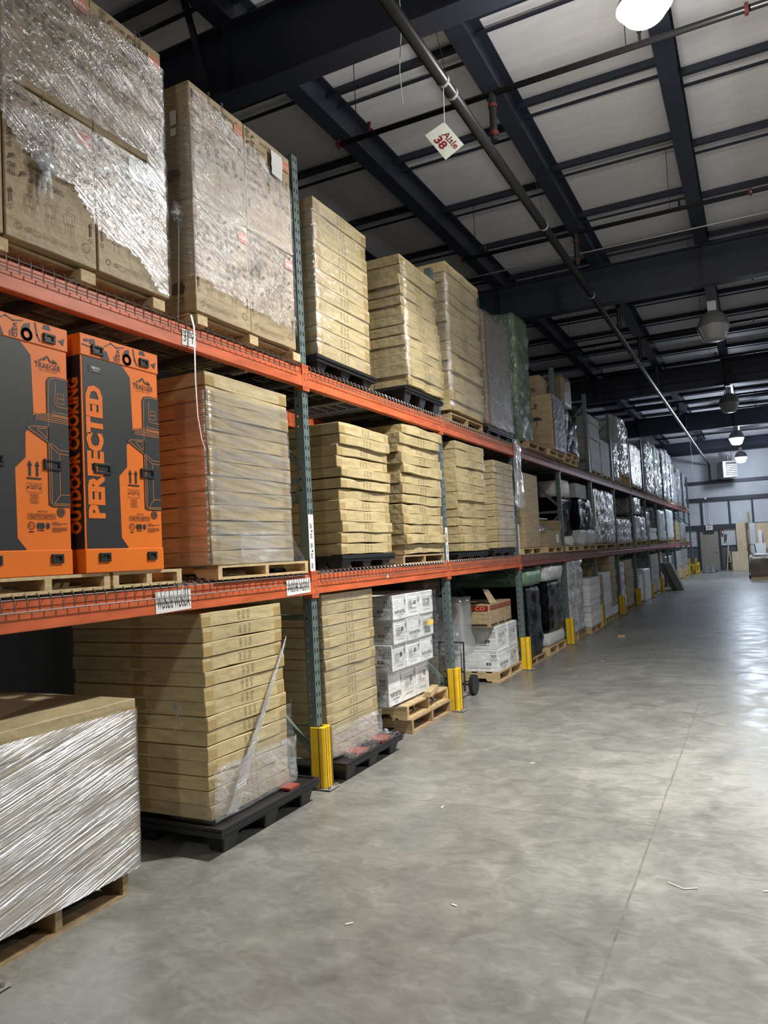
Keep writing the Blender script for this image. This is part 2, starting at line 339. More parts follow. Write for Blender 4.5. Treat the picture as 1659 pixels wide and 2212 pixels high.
def concrete():
    m,t,ns,L,b=nt('polished_concrete'); tc=N(t,'ShaderNodeTexCoord'); P=tc.outputs['Object']
    def nz(s,d=5,dist=0,st=(1,1,1)):
        mp=N(t,'ShaderNodeMapping'); mp.inputs['Scale'].default_value=st; L.new(P,mp.inputs[0])
        n=N(t,'ShaderNodeTexNoise'); n.inputs['Scale'].default_value=s; n.inputs['Detail'].default_value=d; n.inputs['Distortion'].default_value=dist; L.new(mp.outputs[0],n.inputs[0]); return n.outputs[0]
    def M(op,a,bb,c2=None):
        n=N(t,'ShaderNodeMath',operation=op)
        for i,v in enumerate((a,bb,c2)):
            if v is None: continue
            if hasattr(v,'links'): L.new(v,n.inputs[i])
            else: n.inputs[i].default_value=v
        return n.outputs[0]
    a=nz(.55,6,.6); c=nz(3.2,8,.8); d=nz(9,8,1.5,(1,1.6,1))
    s=M('ADD',M('MULTIPLY',a,.45),M('ADD',M('MULTIPLY',c,.35),M('MULTIPLY',d,.3)))
    cr=N(t,'ShaderNodeValToRGB'); L.new(s,cr.inputs[0]); e=cr.color_ramp.elements
    e[0].position=.36; e[0].color=(.108,.107,.098,1); e[1].position=.74; e[1].color=(.32,.318,.292,1)
    x=e=cr.color_ramp.elements.new(.55); x.color=(.195,.193,.175,1)
    sp=N(t,'ShaderNodeSeparateXYZ'); L.new(P,sp.inputs[0])
    wob=M('MULTIPLY',M('SUBTRACT',nz(2.5,5),.5),.03)
    jx=M('ABSOLUTE',M('SUBTRACT',M('ADD',sp.outputs[0],wob),2.37),0)
    jy=M('ABSOLUTE',M('SUBTRACT',M('MODULO',M('ADD',M('ADD',sp.outputs[1],wob),2.42+7.24*3),7.24),0),0)
    lx=M('LESS_THAN',jx,.006); ly=M('LESS_THAN',jy,.014)
    ln=M('MAXIMUM',lx,ly)
    # dusty filler in the long joint, near half
    df=N(t,'ShaderNodeMix',data_type='RGBA'); L.new(nz(8,3),df.inputs[0]); df.inputs[6].default_value=(.05,.045,.04,1); df.inputs[7].default_value=(.28,.26,.23,1)
    mx=N(t,'ShaderNodeMix',data_type='RGBA'); L.new(M('MULTIPLY',ln,.85),mx.inputs[0]); L.new(cr.outputs[0],mx.inputs[6]); L.new(df.outputs[2],mx.inputs[7])
    L.new(mx.outputs[2],b.inputs['Base Color'])
    rr=N(t,'ShaderNodeMapRange'); rr.inputs[1].default_value=.3; rr.inputs[2].default_value=.7; rr.inputs[3].default_value=.26; rr.inputs[4].default_value=.44; L.new(c,rr.inputs[0]); L.new(rr.outputs[0],b.inputs['Roughness'])
    bp=N(t,'ShaderNodeBump'); bp.inputs['Strength'].default_value=.12; bp.inputs['Distance'].default_value=.01; L.new(nz(5,8,.5,(1,2.5,1)),bp.inputs['Height']); L.new(bp.outputs[0],b.inputs['Normal'])
    return m
m_floor=concrete()
m_ceil=plain('vinyl_faced_insulation',(.84,.82,.86),.55,bump=.3,bscale=3,stretch=(1,3,1),var=.05)
m_liner=plain('white_liner_panel',(.52,.53,.56),.5,var=.08,bscale=1.5)
m_block=plain('grey_block',(.10,.10,.105),.8,var=.12,bscale=4)
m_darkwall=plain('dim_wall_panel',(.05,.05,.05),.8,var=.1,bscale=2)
m_trim=plain('dark_girt_paint',(.03,.034,.045),.5)
#@@STRUCT
# ------------------------------------------------------------------ building shell
XL,XR,YB,YE,ZC=-3.4,13.5,-9.0,43.8,7.08
MB().box(XL-.2,XR+.2,YB-.2,YE+.2,-.2,0).build('floor',m_floor,kind='structure',origin=(0,0,0))
MB().box(XL-.2,XR+.2,YB-.2,YE+.2,ZC,ZC+.15).build('ceiling',m_ceil,kind='structure',origin=(0,0,0))
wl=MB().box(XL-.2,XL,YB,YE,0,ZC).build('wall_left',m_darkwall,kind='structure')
MB().box(XL,XL+.03,YB,YE,0,2.2).build('baseboard_left',m_block,kind='structure',label='grey block wainscot along the wall behind the rack')
MB().box(XR,XR+.2,YB,YE,0,ZC).build('wall_right',m_liner,kind='structure')
MB().box(XL,XR,YB-.2,YB,0,ZC).build('wall_back',m_liner,kind='structure')
MB().box(XL,XR,YE,YE+.2,0,ZC).build('wall_far',m_liner,kind='structure')
MB().box(XL,.22,YE-.04,YE,0,1.27).build('baseboard_far',m_block,kind='structure')
MB().box(1.23,XR,YE-.04,YE,0,1.27).build('baseboard_far',m_block,kind='structure')
def trim(n,*a): return MB().box(*a).build('trim_%d'%n,m_trim,kind='structure')
trim(1,XL,XR,YE-.12,YE,4.62,4.80); trim(2,XL,XR,YE-.14,YE,3.70,3.90); trim(3,XL,XR,YE-.12,YE,2.20,2.44)
trim(4,XL,.22,YE-.06,YE,1.25,1.31); trim(5,1.23,XR,YE-.06,YE,1.25,1.31)
n=6
for x in (-1.0,.42,1.77,2.87,4.1,5.4,6.8,8.2,9.6,11):
    trim(n,x-.045,x+.045,YE-.10,YE,2.44,3.70); n+=1
trim(n,.14,.24,YE-.12,YE,0,2.2); trim(n+1,1.15,1.26,YE-.12,YE,0,2.2); trim(n+2,.24,1.15,YE-.12,YE,2.12,2.2)
d=MB().box(.24,1.15,YE-.07,YE-.02,0.01,2.12).build('door_1',plain('tan_door_paint',(.27,.235,.19),.5),kind='structure')
h=MB().box(1.03,1.10,YE-.09,YE-.07,.98,1.10); h.tube([(1.06,YE-.09,1.04),(1.06,YE-.14,1.04),(.96,YE-.14,1.04)],.012); h.tube([(1.06,YE-.10,1.2),(1.06,YE-.07,1.2)],.03,10)
h.build('door_handle',m_cond,d)
MB().box(.42,.95,YE-.14,YE-.07,2.0,2.07).build('door_closer',m_dark,d)
# ------------------------------------------------------------------ roof steel
def ibeam_y(mb,x,y0,y1,z0,z1,fw):
    mb.box(x-fw/2,x+fw/2,y0,y1,z0,z0+.016); mb.box(x-fw/2,x+fw/2,y0,y1,z1-.016,z1); mb.box(x-.007,x+.007,y0,y1,z0+.016,z1-.016)
def ibeam_x(mb,y,x0,x1,z0,z1,fw):
    mb.box(x0,x1,y-fw/2,y+fw/2,z0,z0+.02); mb.box(x0,x1,y-fw/2,y+fw/2,z1-.02,z1); mb.box(x0,x1,y-.008,y+.008,z0+.02,z1-.02)
GY=[-3.4,5.5,13.7,23.1,32.0,41.1]
GN=['behind the viewer','nearest, crossing overhead at the top edge','second from the viewer, behind the hanging aisle sign','third from the viewer, above the middle lamps','fourth from the viewer, above the first far lit lamp','last one before the far white wall']
for gy,gn in zip(GY,GN):
    t=thing('roof_girder','deep navy steel roof girder, '+gn,'girder',(0,gy,6.0),'navy roof girders')
    b=MB(); ibeam_x(b,gy,XL,XR,6.0,6.68,.24); b.build('girder_web',m_navy,t)
    for x in (-1.03,2.54,6.2):
        MB().box(x-.006,x+.006,gy-.11,gy-.01,6.02,6.66).build('stiffener',m_navy,t)
BX=[-2.85,-1.03,.80,2.54,4.32,6.1,7.9,9.7,11.5]
BN={-2.85:'farthest left above the rack',-1.03:'above the rack, left of the aisle sign',.80:'directly above the sprinkler main',2.54:'carrying the row of bell lamps',4.32:'first one right of the lamp row'}
for x in BX:
    t=thing('roof_joist','navy steel roof joist running down the aisle, '+BN.get(x,'over the unseen aisles at x position %d from the left'%(BX.index(x)+1)),'joist',(x,17,6.68),'navy roof joists')
    if x not in BN: t['label']='navy steel roof joist running lengthwise over the area right of the photo'
    b=MB(); ibeam_y(b,x,YB,YE,6.682,ZC-.003,.2); b.build('joist_beam',m_navy,t)
pn=0
for bi in range(len(BX)-1):
    x0,x1=BX[bi]+.02,BX[bi+1]-.02; off=.35*(bi%2)
    for k in range(-4,18):
        y=8.62+1.72*k-off*-1
        y=8.62+1.72*k+(.36 if bi%2 else 0)
        if y>43 or y<-6: continue
        if bi>4 and (k<1): continue
        b=MB(); b.box(x0,x1,y-.03,y+.03,ZC-.11,ZC-.10); b.box(x0,x1,y+.02,y+.03,ZC-.10,ZC)
        o=b.build('roof_purlin',m_navy,label='thin navy purlin fixed across the white roof lining between two joists',cat='purlin',group='thin roof purlins')
        b=MB(); b.box(x0,x1,y+.24,y+.275,ZC-.10,ZC-.075)
        o=b.build('purlin_strap',m_navy,label='narrow dark strap running beside a roof purlin under the lining',cat='strap',group='narrow roof straps')
b=MB().obox((-1.45,5.36,7.05),(-1.2,5.36,6.1),.05,.05)
b.build('flange_brace',m_navy,label='short navy diagonal brace on the nearest roof girder at the top left',cat='brace')
# ------------------------------------------------------------------ sprinkler pipes
t=thing('sprinkler_main','long dark sprinkler main pipe running diagonally down the aisle under the girders','pipe',(.97,17,5.6))
b=MB().tube([(.97,-6,5.63),(.97,43.35,5.63)],.05,14); b.build('pipe',m_pipe,t,smooth=True)
MB().tube([(.97,43.35,5.67),(.97,43.35,4.75)],.045,10).build('drop_pipe',m_pipe,t)
MB().tube([(.97,43.35,4.8),(1.5,43.4,4.8)],.02,6).build('branch_stub',m_pipe,t)
for y in (5.68,5.88,8.96,11.9,16.75,20.5,24.5,28.2,31.7):
    MB().tube([(.97,y,5.63),(.97,y+.035,5.63)],.056,14).build('pipe_ring',m_ring,t)
BRY=[6.86,10.6,14.15,16.9,19.95,25.6,28.3,34.5]
BRN=['nearest, crossing behind the aisle sign','second, ending left above the tall carton stacks','third, just behind the second girder','fourth from the viewer','fifth from the viewer','sixth from the viewer','seventh from the viewer','farthest one']
for y,nm in zip(BRY,BRN):
    t=thing('sprinkler_branch','dark sprinkler branch pipe across the aisle, '+nm,'pipe',(1,y,6.1),'sprinkler branch pipes')
    MB().tube([(-.66,y,6.13),(12.5,y,6.13)],.03,10).build('pipe',m_pipe,t,smooth=True)
    MB().tube([(-.69,y,6.13),(-.66,y,6.13)],.046,12).build('end_coupling',m_redcoup,t,'dark red end coupling')
    for xx in (3.26,6.6,9.9):
        MB().tube([(xx,y,6.13),(xx+.03,y,6.13)],.052,12).build('coupling',m_redcoup,t,'dark red coupling')
    for xx in (-.3,2.42,4.9):
        MB().tube([(xx,y,6.13),(xx,y,6.24)],.014,6).tube([(xx,y,6.24),(xx,y,6.26)],.022,6).build('sprinkler_head',m_redcoup if xx<0 else m_pipe,t)
    r=MB().tube([(1.04,y,6.12),(1.04,y,5.66)],.036,10); r.build('riser',m_pipe,t)
    MB().tube([(1.04,y,5.99),(1.04,y,6.02)],.045,12).build('riser_coupling',m_redcoup,t,'dark red riser coupling')
    MB().tube([(1.04,y,5.71),(1.04,y,5.745)],.045,12).build('riser_coupling',m_redcoup,t,'dark red riser coupling')
    for xx in (-.45,2.3):
        MB().tube([(xx,y,6.13),(xx,y,ZC-.1)],.005,4).build('hanger_rod',m_pipe,t)
MB().tube([(-1.2,12.35,6.5),(12,12.35,6.5)],.013,8).build('electrical_conduit',m_cond,label='thin pale electrical conduit crossing before the second girder',cat='conduit')
for y in (6.0,9.4,15.5,21.0,27.5):
    MB().tube([(.93,y,5.67),(.80,y,6.45),(.80,y,6.86)],.004,4).build('pipe_hanger_wire',m_dark,label='thin wire holding up the long sprinkler main',cat='wire',group='wires holding the sprinkler main')
b=MB().tube([(.82,5.2,6.2),(.84,5.2,5.9),(.80,5.2,5.5),(.81,5.2,5.22)],.0035,5)
b.build('loose_green_string',plain('pale_green_string',(.35,.5,.38),.6),label='loose pale green string dangling from the ceiling left of the big pipe',cat='string')
b=MB().tube([(.97,31.8,5.59),(.9,31.8,5.5),(.93,31.8,4.9),(.90,31.8,4.3)],.006,5)
b.build('loose_white_string',m_white,label='white string dangling from the far end of the sprinkler main',cat='string')
# ------------------------------------------------------------------ aisle sign
t=thing('aisle_sign','white diamond-hung sign reading Aisle 38 in red, tied below the pipe','sign',(.945,5.72,4.969))
TL,TR,BR_,BL=Vector((.955,5.719,5.292)),Vector((1.093,5.779,5.085)),Vector((.947,5.716,4.967)),Vector((.801,5.654,5.190))
# reading direction runs from top-left corner (TL) to right corner (TR)
dy=Vector((0,.004,0))
b=MB(); cs=[TL,TR,BR_,BL]; b.add(cs+[c+dy for c in cs],[(0,1,2,3),(7,6,5,4),(0,4,5,1),(1,5,6,2),(2,6,7,3),(3,7,4,0)])
sb=b.build('sign_board',plain('sign_white',(.66,.68,.60),.5,var=.05,bscale=15),t)
U=(TR-TL).normalized(); NS=(BL-TL).cross(TR-TL).normalized(); NS=NS if NS.y<0 else -NS; V=NS.cross(U).normalized()
b=MB()
def serif(mb,O,w_,h_,bars):
    for a0,b0,a1,b1,wd in bars:
        p=O+U*(a0*w_)+V*(b0*h_); q=O+U*(a1*w_)+V*(b1*h_); dd=(q-p).normalized(); nn=NS.cross(dd)*wd/2
        mb.add([p-nn,q-nn,q+nn,p+nn],[(0,1,2,3)])
o_=NS*.0012
put_text(b,'Aisle',TL+U*.075-V*.085+o_,U,V,.165,.056,.016,res=4)
O1=TL+U*.075-V*.085+o_
serif(b,O1,.165,.056,[(-.05,0,.07,0,.004),(.22,0,.36,0,.004),(.36,0,.46,0,.004),(.68,0,.80,0,.004),(.365,.68,.42,.68,.004),(.68,.99,.74,.99,.004)])
put_text(b,'38',TL+U*.065-V*.172+o_,U,V,.11,.075,.035,res=4)
b.build('sign_lettering',m_redink,sb,'dark red lettering Aisle 38',recalc=False)
MB().tube([(.957,5.717,5.285),(.965,5.717,5.6)],.003,5).build('sign_string',m_white,t)
# ------------------------------------------------------------------ bell lamps
m_bowl=plain('lamp_bowl_unlit',(.33,.33,.32),.35,bump=.3,bscale=25)
m_dome=plain('lamp_dome_metal',(.22,.22,.22),.45,metal=.2)
def bowl_lit(c,s):
    return plain('lamp_bowl_lit',(.8,.8,.8),.4,emit=(c,s))
m_litw=bowl_lit((1,.97,.93),14); m_litc=bowl_lit((.9,.95,1),12)
LN=['lit bell lamp glaring white at the top right, nearest','unlit grey bell lamp hanging below the second girder','unlit grey bell lamp, second of the dark ones, farther back','lit bell lamp far down the aisle, upper of the two','lit bell lamp nearest the far wall beside the heater','lit bell lamp behind the viewer']
def lamp(x,y,wt,c,label,z=5.34,k=1.0,h=1.0):
    t=thing('bell_lamp',label,'ceiling lamp',(x,y,z),'high bay lamps over the aisle')
    b=MB().lathe([(r*k,q*h) for r,q in ((.05,.56),(.12,.545),(.19,.49),(.24,.41),(.27,.32),(.277,.27))],(x,y,z),28); b.build('dome',m_dome,t,smooth=True)
    b=MB().lathe([(.28*k,.275*h),(.28*k,.255*h)],(x,y,z),28); b.build('rim',m_ring,t)
    lit=wt>0
    b=MB().lathe([(r*k,q*h) for r,q in ((.272,.26),(.240,.17),(.195,.06),(.165,.015),(.10,0),(.001,0))],(x,y,z),28)
    o=b.build('glass_bowl',(m_litw if c==WARM else m_litc) if lit else m_bowl,t,smooth=True)
    b=MB().box(x-.075,x+.075,y-.075,y+.075,z+.56*h,z+.74); b.build('ballast_box',m_white if not lit else m_greym,t)
    b=MB().tube([(x,y,z+.74),(x+.01,y,z+.84),(x-.01,y,z+.95),(x,y,6.68)],.012,6); b.build('hook_chain',m_cond,t)
    if not lit:
        b=MB()
        for kk in range(10):
            a=2*math.pi*kk/10; ca,sa=math.cos(a),math.sin(a)
            b.tube([(x+ca*r,y+sa*r,z+q) for r,q in ((.284,.255),(.25,.17),(.205,.055),(.172,.005),(.10,-.01))],.003,4)
        b.build('wire_guard',m_cond,t)
    if lit: point(x,y,z-.14,wt,c,.14)
    return t
for i,((x,y,wt,c),lb) in enumerate(zip(LAMPS,LN)): lamp(x,y,wt,c,lb,*((5.66,.74,.42) if i==0 else ()))
for i,(x,y,wt,c) in enumerate(SIDE): lamp(x,y,wt,c,'added unseen fill lamp over the open floor at right, number %s along'%['one','two','three'][i])
#@@RACK
# ------------------------------------------------------------------ pallet rack
PY=[2.035]+[4.87+2.769*(k-1) for k in range(1,15)]           # uprights P0..P14
RD=1.07
POSTREF=['at the left picture edge','nearest full one, in front centre-left','second full one','third full one','fourth full one','fifth full one','sixth full one','seventh full one','eighth full one','ninth full one','tenth full one','eleventh full one','twelfth full one','thirteenth full one','last one at the far end']
def post_mesh(front=True):
    """perforated channel, front face toward +x, 75 mm wide; origin at its foot, front centre"""
    b=MB(); W=.038; H=4.88; n=60; st=H/n
    cols=[-W,-.024,-.013,.013,.024,W]
    for i in range(n):
        z0=i*st; za=z0+.025; zb=z0+.058; z1=z0+st
        b.add([(0,-W,z0),(0,W,z0),(0,W,za),(0,-W,za)],[(0,1,2,3)]); b.add([(0,-W,zb),(0,W,zb),(0,W,z1),(0,-W,z1)],[(0,1,2,3)])
        for a,c in ((cols[0],cols[1]),(cols[2],cols[3]),(cols[4],cols[5])): b.add([(0,a,za),(0,c,za),(0,c,zb),(0,a,zb)],[(0,1,2,3)])
        for s in (-1,1):
            y=s*W; hz0,hz1=z0+.035,z0+.053; x0,xa,xb,x1=0,-.042,-.056,-.075
            b.add([(x0,y,z0),(x1,y,z0),(x1,y,hz0),(x0,y,hz0)],[(0,1,2,3)]); b.add([(x0,y,hz1),(x1,y,hz1),(x1,y,z1),(x0,y,z1)],[(0,1,2,3)])
            b.add([(x0,y,hz0),(xa,y,hz0),(xa,y,hz1),(x0,y,hz1)],[(0,1,2,3)]); b.add([(xb,y,hz0),(x1,y,hz0),(x1,y,hz1),(xb,y,hz1)],[(0,1,2,3)])
    b.box(-.075,-.072,-W,-.02,0,H); b.box(-.075,-.072,.02,W,0,H)
    b.box(-.02,-.012,-.03,.03,.02,H-.02,1)         # dark strip added as the shade seen through the holes
    return b
P=None
for k,y in enumerate(PY):
    lb='green-grey perforated rack upright frame, '+POSTREF[k]
    if P is None:
        P=thing('rack_upright',lb,'rack upright',(0,y,0),'rack upright frames')
        b=post_mesh(); bb=MB(); bb.v=[Vector((v.x,v.y+y,v.z)) for v in b.v]; bb.f=b.f; bb.uv=b.uv; bb.m=b.m
        bb.build('front_post',[m_green,m_dark],P,recalc=False)
        MB().box(-RD,-RD+.075,y-.038,y+.038,0,4.88).build('rear_post',m_green,P)
        for z in (.16,1.25,2.3,3.5,4.72): MB().box(-RD+.07,-.07,y-.02,y+.02,z,z+.04).build('horizontal_brace',m_green,P)
        for z0,z1 in ((.25,1.2),(2.25,1.35),(2.42,3.4),(4.65,3.6)): MB().obox((-.06,y,z0),(-RD+.06,y,z1),.03,.04).build('diagonal_brace',m_green,P)
        MB().box(-.10,.08,y-.07,y+.07,0,.008).tube([(.045,y-.045,.0),(.045,y-.045,.03)],.012,6).build('foot_plate',m_greym,P)
        pk=kids(P)
    else: dup(P,(0,y,0),lb,ks=pk)
# yellow post guards
G=None
GR={k:POSTREF[k] for k in range(15)}
for k,y in enumerate(PY):
    lb='yellow steel post protector on the rack upright, '+POSTREF[k].replace('one','upright')
    if G is None:
        G=thing('post_guard',lb,'post guard',(.02,y,0),'yellow post guards')
        pr=[(-.05,-.062),(.05,-.062),(.070,-.046),(.070,-.012),(.056,-.004),(.056,.004),(.070,.012),(.070,.044),(.05,.062),(-.05,.062),(-.05,.048),(.02,.048),(.02,-.048),(-.05,-.048)]
        shd=MB().prism([(a,y+c) for a,c in pr],.012,.455).build('shield',m_yel,G,bevel=.003)
        MB().box(-.0,.115,y-.08,y+.08,.0085,.012).build('base_plate',m_greym,G)
        b=MB()
        for c in (-.035,.03,.045): b.box(.0695,.0725,y+c-.0025,y+c+.0025,.014,.452)
        b.box(.02,.026,y-.0645,y-.061,.014,.452)
        b.build('dark_stripe',m_dark,shd,'dark vertical stripe')
        b=MB().tube([(.095,y-.05,.01),(.095,y-.05,.03)],.012,6).tube([(.095,y+.05,.01),(.095,y+.05,.03)],.012,6); b.build('anchor_bolt',m_cond,G)
        gk=kids(G)
    else: dup(G,(.02,y,0),lb,ks=gk)
G.location=(.05,2.075,0)
# beams
BAYREF=['nearest bay at the left','second bay','third bay','fourth bay','fifth bay','sixth bay','seventh bay','eighth bay','ninth bay','tenth bay','eleventh bay','twelfth bay','thirteenth bay','last bay']
def beam(y0,y1,z0,z1,x,front,mat,label):
    t=thing('rack_beam',label,'rack beam',(x,(y0+y1)/2,z0),'orange rack beams')
    b=MB(); s=1 if front else -1
    b.box(min(x,x-s*.045),max(x,x-s*.045),y0+.04,y1-.04,z0,z1); b.box(min(x,x+s*.010),max(x,x+s*.010),y0+.04,y1-.04,z0,z0+(z1-z0)*.62)
    b.build('beam_bar',mat,t,bevel=.003)
    for yy,sg in ((y0,1),(y1,-1)):
        b=MB(); a,c=sorted((yy+sg*.001,yy+sg*.040))
        b.box(min(x+s*.004,x+s*.012),max(x+s*.004,x+s*.012),a,c,z0-.03,z1+.03)
        a,c=sorted((yy+sg*.040,yy+sg*.046)); b.box(min(x+s*.012,x-s*.05),max(x+s*.012,x-s*.05),a,c,z0-.03,z1+.03)
        p=b.build('end_plate',mat,t)
        if front:
            b=MB()
            for zz in (z0-.005,z0+.055,z0+.10,z1+.01): b.box(x+.0115,x+.0135,yy+sg*.02-.004,yy+sg*.02+.004,zz-.008,zz+.008)
            q=b.build('slot',m_dark,p,'dark rivet slots')
    return t
LV=[(1.445,1.590),(3.035,3.180)]; LVN=['lower level','upper level']
for i in range(14):
    for li,(z0,z1) in enumerate(LV):
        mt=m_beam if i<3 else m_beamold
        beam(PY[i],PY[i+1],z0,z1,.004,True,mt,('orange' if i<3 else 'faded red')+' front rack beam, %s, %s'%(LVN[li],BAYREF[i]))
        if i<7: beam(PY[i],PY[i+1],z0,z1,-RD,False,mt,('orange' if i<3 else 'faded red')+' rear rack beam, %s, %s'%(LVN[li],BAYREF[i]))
# wire decks
def deck_mesh(wd,step,r=.003):
    b=MB(); n=int(wd/step)
    for i in range(n+1):
        y=-wd/2+i*wd/n
        b.tube([(-1.05,y,.006),(-.03,y,.008),(-.005,y,.022),(.022,y,.020),(.033,y,.004),(.034,y,-.068)],r,4,cap=False)
    for x in [-1.0+.12*k for k in range(9)]: b.tube([(x,-wd/2,.002),(x,wd/2,.002)],r,4,cap=False)
    b.tube([(.037,-wd/2,-.062),(.037,wd/2,-.062)],r*1.1,4)
    b.tube([(.030,-wd/2,-.004),(.030,wd/2,-.004)],r*.9,4)
    return b
proto={}
SIDEN=['left deck','right deck']
for i in range(14):
    for li,(z0,z1) in enumerate(LV):
        for s in (0,1):
            key=0 if i<4 else 1
            wd=1.325; yc=PY[i]+.05+wd/2+s*(wd+.02); z=z1+.008
            lb='wire mesh shelf deck, %s, %s, %s half'%(LVN[li],BAYREF[i],['near','far'][s])
            if key not in proto:
                t=thing('wire_deck',lb,'wire deck',(0,yc,z),'wire mesh decks on the rack')
                b=deck_mesh(wd,.066 if key==0 else .10); bb=MB(); bb.v=[Vector((v.x,v.y+yc,v.z+z)) for v in b.v]; bb.f=b.f; bb.uv=b.uv; bb.m=b.m
                bb.build('wire_mesh',m_wire,t,recalc=False)
                for c in (-.42,0,.42):
                    MB().box(-1.02,-.05,yc+c-.03,yc+c+.03,z-.040,z-.002).build('support_channel',m_chan,t)
                proto[key]=(t,kids(t))
            else: dup(proto[key][0],(0,yc,z),lb,ks=proto[key][1])
# location labels on the beams and the near post
def tag_plate(y0,y1,z0,z1,body,label,par_x=.0155,rot=0):
    t=thing('location_label',label,'label',(par_x,(y0+y1)/2,z0))
    pp=MB().slabX([(y0,z0-.004),(y1,z0+.004),(y1,z1+.002),(y0,z1-.004)],par_x,par_x+.002).build('paper',m_paper,t)
    f=Face((par_x+.002,y0,z0),(0,1,0),(0,0,1),.0008)
    f.text(body,.012,.02,y1-y0-.024,(z1-z0)*.6,.006); f.build('lettering',m_ink,pp)
tag_plate(3.185,3.475,1.452,1.575,'W\u00d86\u00d8B W\u00d86\u00d8A','white location label W060B W060A on the lower beam of the nearest bay')
tag_plate(4.485,4.80,1.460,1.572,'W\u00d859B W\u00d859A','white location label W059B W059A on the lower beam beside the nearest post')
tag_plate(3.48,3.605,3.05,3.15,'3  Y','torn white label on the upper beam below the strap')
b=MB().box(.0155,.017,6.10,6.13,1.50,1.535); b.build('small_white_sticker',m_paper,label='tiny white sticker on the lower beam of the second bay',cat='sticker')
for k,(z0,z1) in {1:(1.62,2.05),2:(1.60,1.98),3:(1.6,2.05)}.items():
    y=PY[k]; t=thing('post_label','white barcode strip on the '+['','nearest full','second full','third full'][k]+' rack upright front','label',(.002,y,z0),'barcode strips on posts')
    pp=MB().box(.001,.003,y-.036,y+.036,z0,z1).build('paper',m_paper,t)
    f=Face((.003,y-.036,z0),(0,1,0),(0,0,1),.0008)
    for q in range(5):
        zz=.02+q*(z1-z0-.05)/5
        for j in range(7): f.rect(.018,zz+j*.006,.018+random.uniform(.02,.036),zz+j*.006+.003)
        if q in (1,3): f.rect(.03,zz+.05,.052,zz+.062)
    f.build('barcode',m_ink,pp)
#@@PALLETS
# ------------------------------------------------------------------ pallets
def wood_pallet(x0,x1,y0,y1,z0,h,label,mat=None,block=False,gap=0,group='wooden pallets'):
    mat=mat or m_pine
    t=thing('wooden_pallet',label,'pallet',((x0+x1)/2,(y0+y1)/2,z0),group)
    tb=.016; W=y1-y0
    ys=[y0,y0+W/2-.02,y1-.04] if not block else [y0,y0+W/2-.05,y1-.10]
    sw=.04 if not block else .10
    for s in ys:
        if block:
            for xa in (x1-.14,(x0+x1)/2-.07,x0): MB().box(xa,xa+.14,s,s+sw,z0+.004,z0+h-tb).build('block',mat,t,bevel=.003)
        else:
            L=x1-x0
            pl=[(x0,z0+tb),(x0+.15*L,z0+tb),(x0+.17*L,z0+tb+.035),(x0+.33*L,z0+tb+.035),(x0+.35*L,z0+tb),(x0+.65*L,z0+tb),(x0+.67*L,z0+tb+.035),(x0+.83*L,z0+tb+.035),(x0+.85*L,z0+tb),(x1,z0+tb),(x1,z0+h-tb),(x0,z0+h-tb)]
            if h<.1: pl=[(a,min(bz,z0+h*.5)) if i not in (10,11) else (a,bz) for i,(a,bz) in enumerate(pl)]
            MB().slabY(pl,s,s+sw).build('stringer',mat,t)
    n=6
    for i in range(n):
        xa=x0+i*(x1-x0-.1)/(n-1); jy=random.uniform(-.006,.006)
        if block: xa=x0+i*(x1-x0-.16)/(n-1)
        MB().box(xa,xa+.1,y0+jy,y1+jy,z0+h-tb,z0+h).build('top_board',mat,t)
    if not block:
        for xa in (x0,(x0+x1)/2-.05,x1-.1): MB().box(xa,xa+.1,y0,y1,z0,z0+tb).build('bottom_board',mat,t)
    return t
def plastic_pallet(x0,x1,y0,y1,z0,h,label,red=False):
    t=thing('black_pallet',label,'pallet',((x0+x1)/2,(y0+y1)/2,z0),'black plastic pallets')
    b=MB(); zt=z0+h
    b.box(x0+.02,x1-.02,y0+.02,y1-.02,zt-.03,zt-.012)
    b.build('deck',m_blackpl,t)
    b=MB()
    for (a0,a1,c0,c1) in ((x0,x1,y0,y0+.02),(x0,x1,y1-.02,y1),(x0,x0+.02,y0+.02,y1-.02),(x1-.02,x1,y0+.02,y1-.02)): b.box(a0,a1,c0,c1,zt-.055,zt)
    b.box(x0-.012,x1+.012,y0-.012,y1+.012,zt-.03,zt-.022)
    b.build('rim',m_blackpl,t)
    for xa in (x0+.1,(x0+x1)/2,x1-.1):
        for ya in (y0+.12,(y0+y1)/2,y1-.12):
            b=MB(); r0,r1=.055,.085; za=z0; zb=zt-.03
            vs=[(xa-r0,ya-r0,za),(xa+r0,ya-r0,za),(xa+r0,ya+r0,za),(xa-r0,ya+r0,za),(xa-r1,ya-r1,zb),(xa+r1,ya-r1,zb),(xa+r1,ya+r1,zb),(xa-r1,ya+r1,zb)]
            b.add(vs,[(0,3,2,1),(4,5,6,7),(0,1,5,4),(1,2,6,5),(2,3,7,6),(3,0,4,7)]); b.build('leg',m_blackpl,t,bevel=.008)
    if red:
        W=y1-y0
        for c in (.24,.66): MB().box(x1-.24,x1-.03,y0+W*c,y0+W*(c+.17),zt-.012,zt+.022).build('red_pad',m_redpl,t,'red grip pad',bevel=.006)
    return t
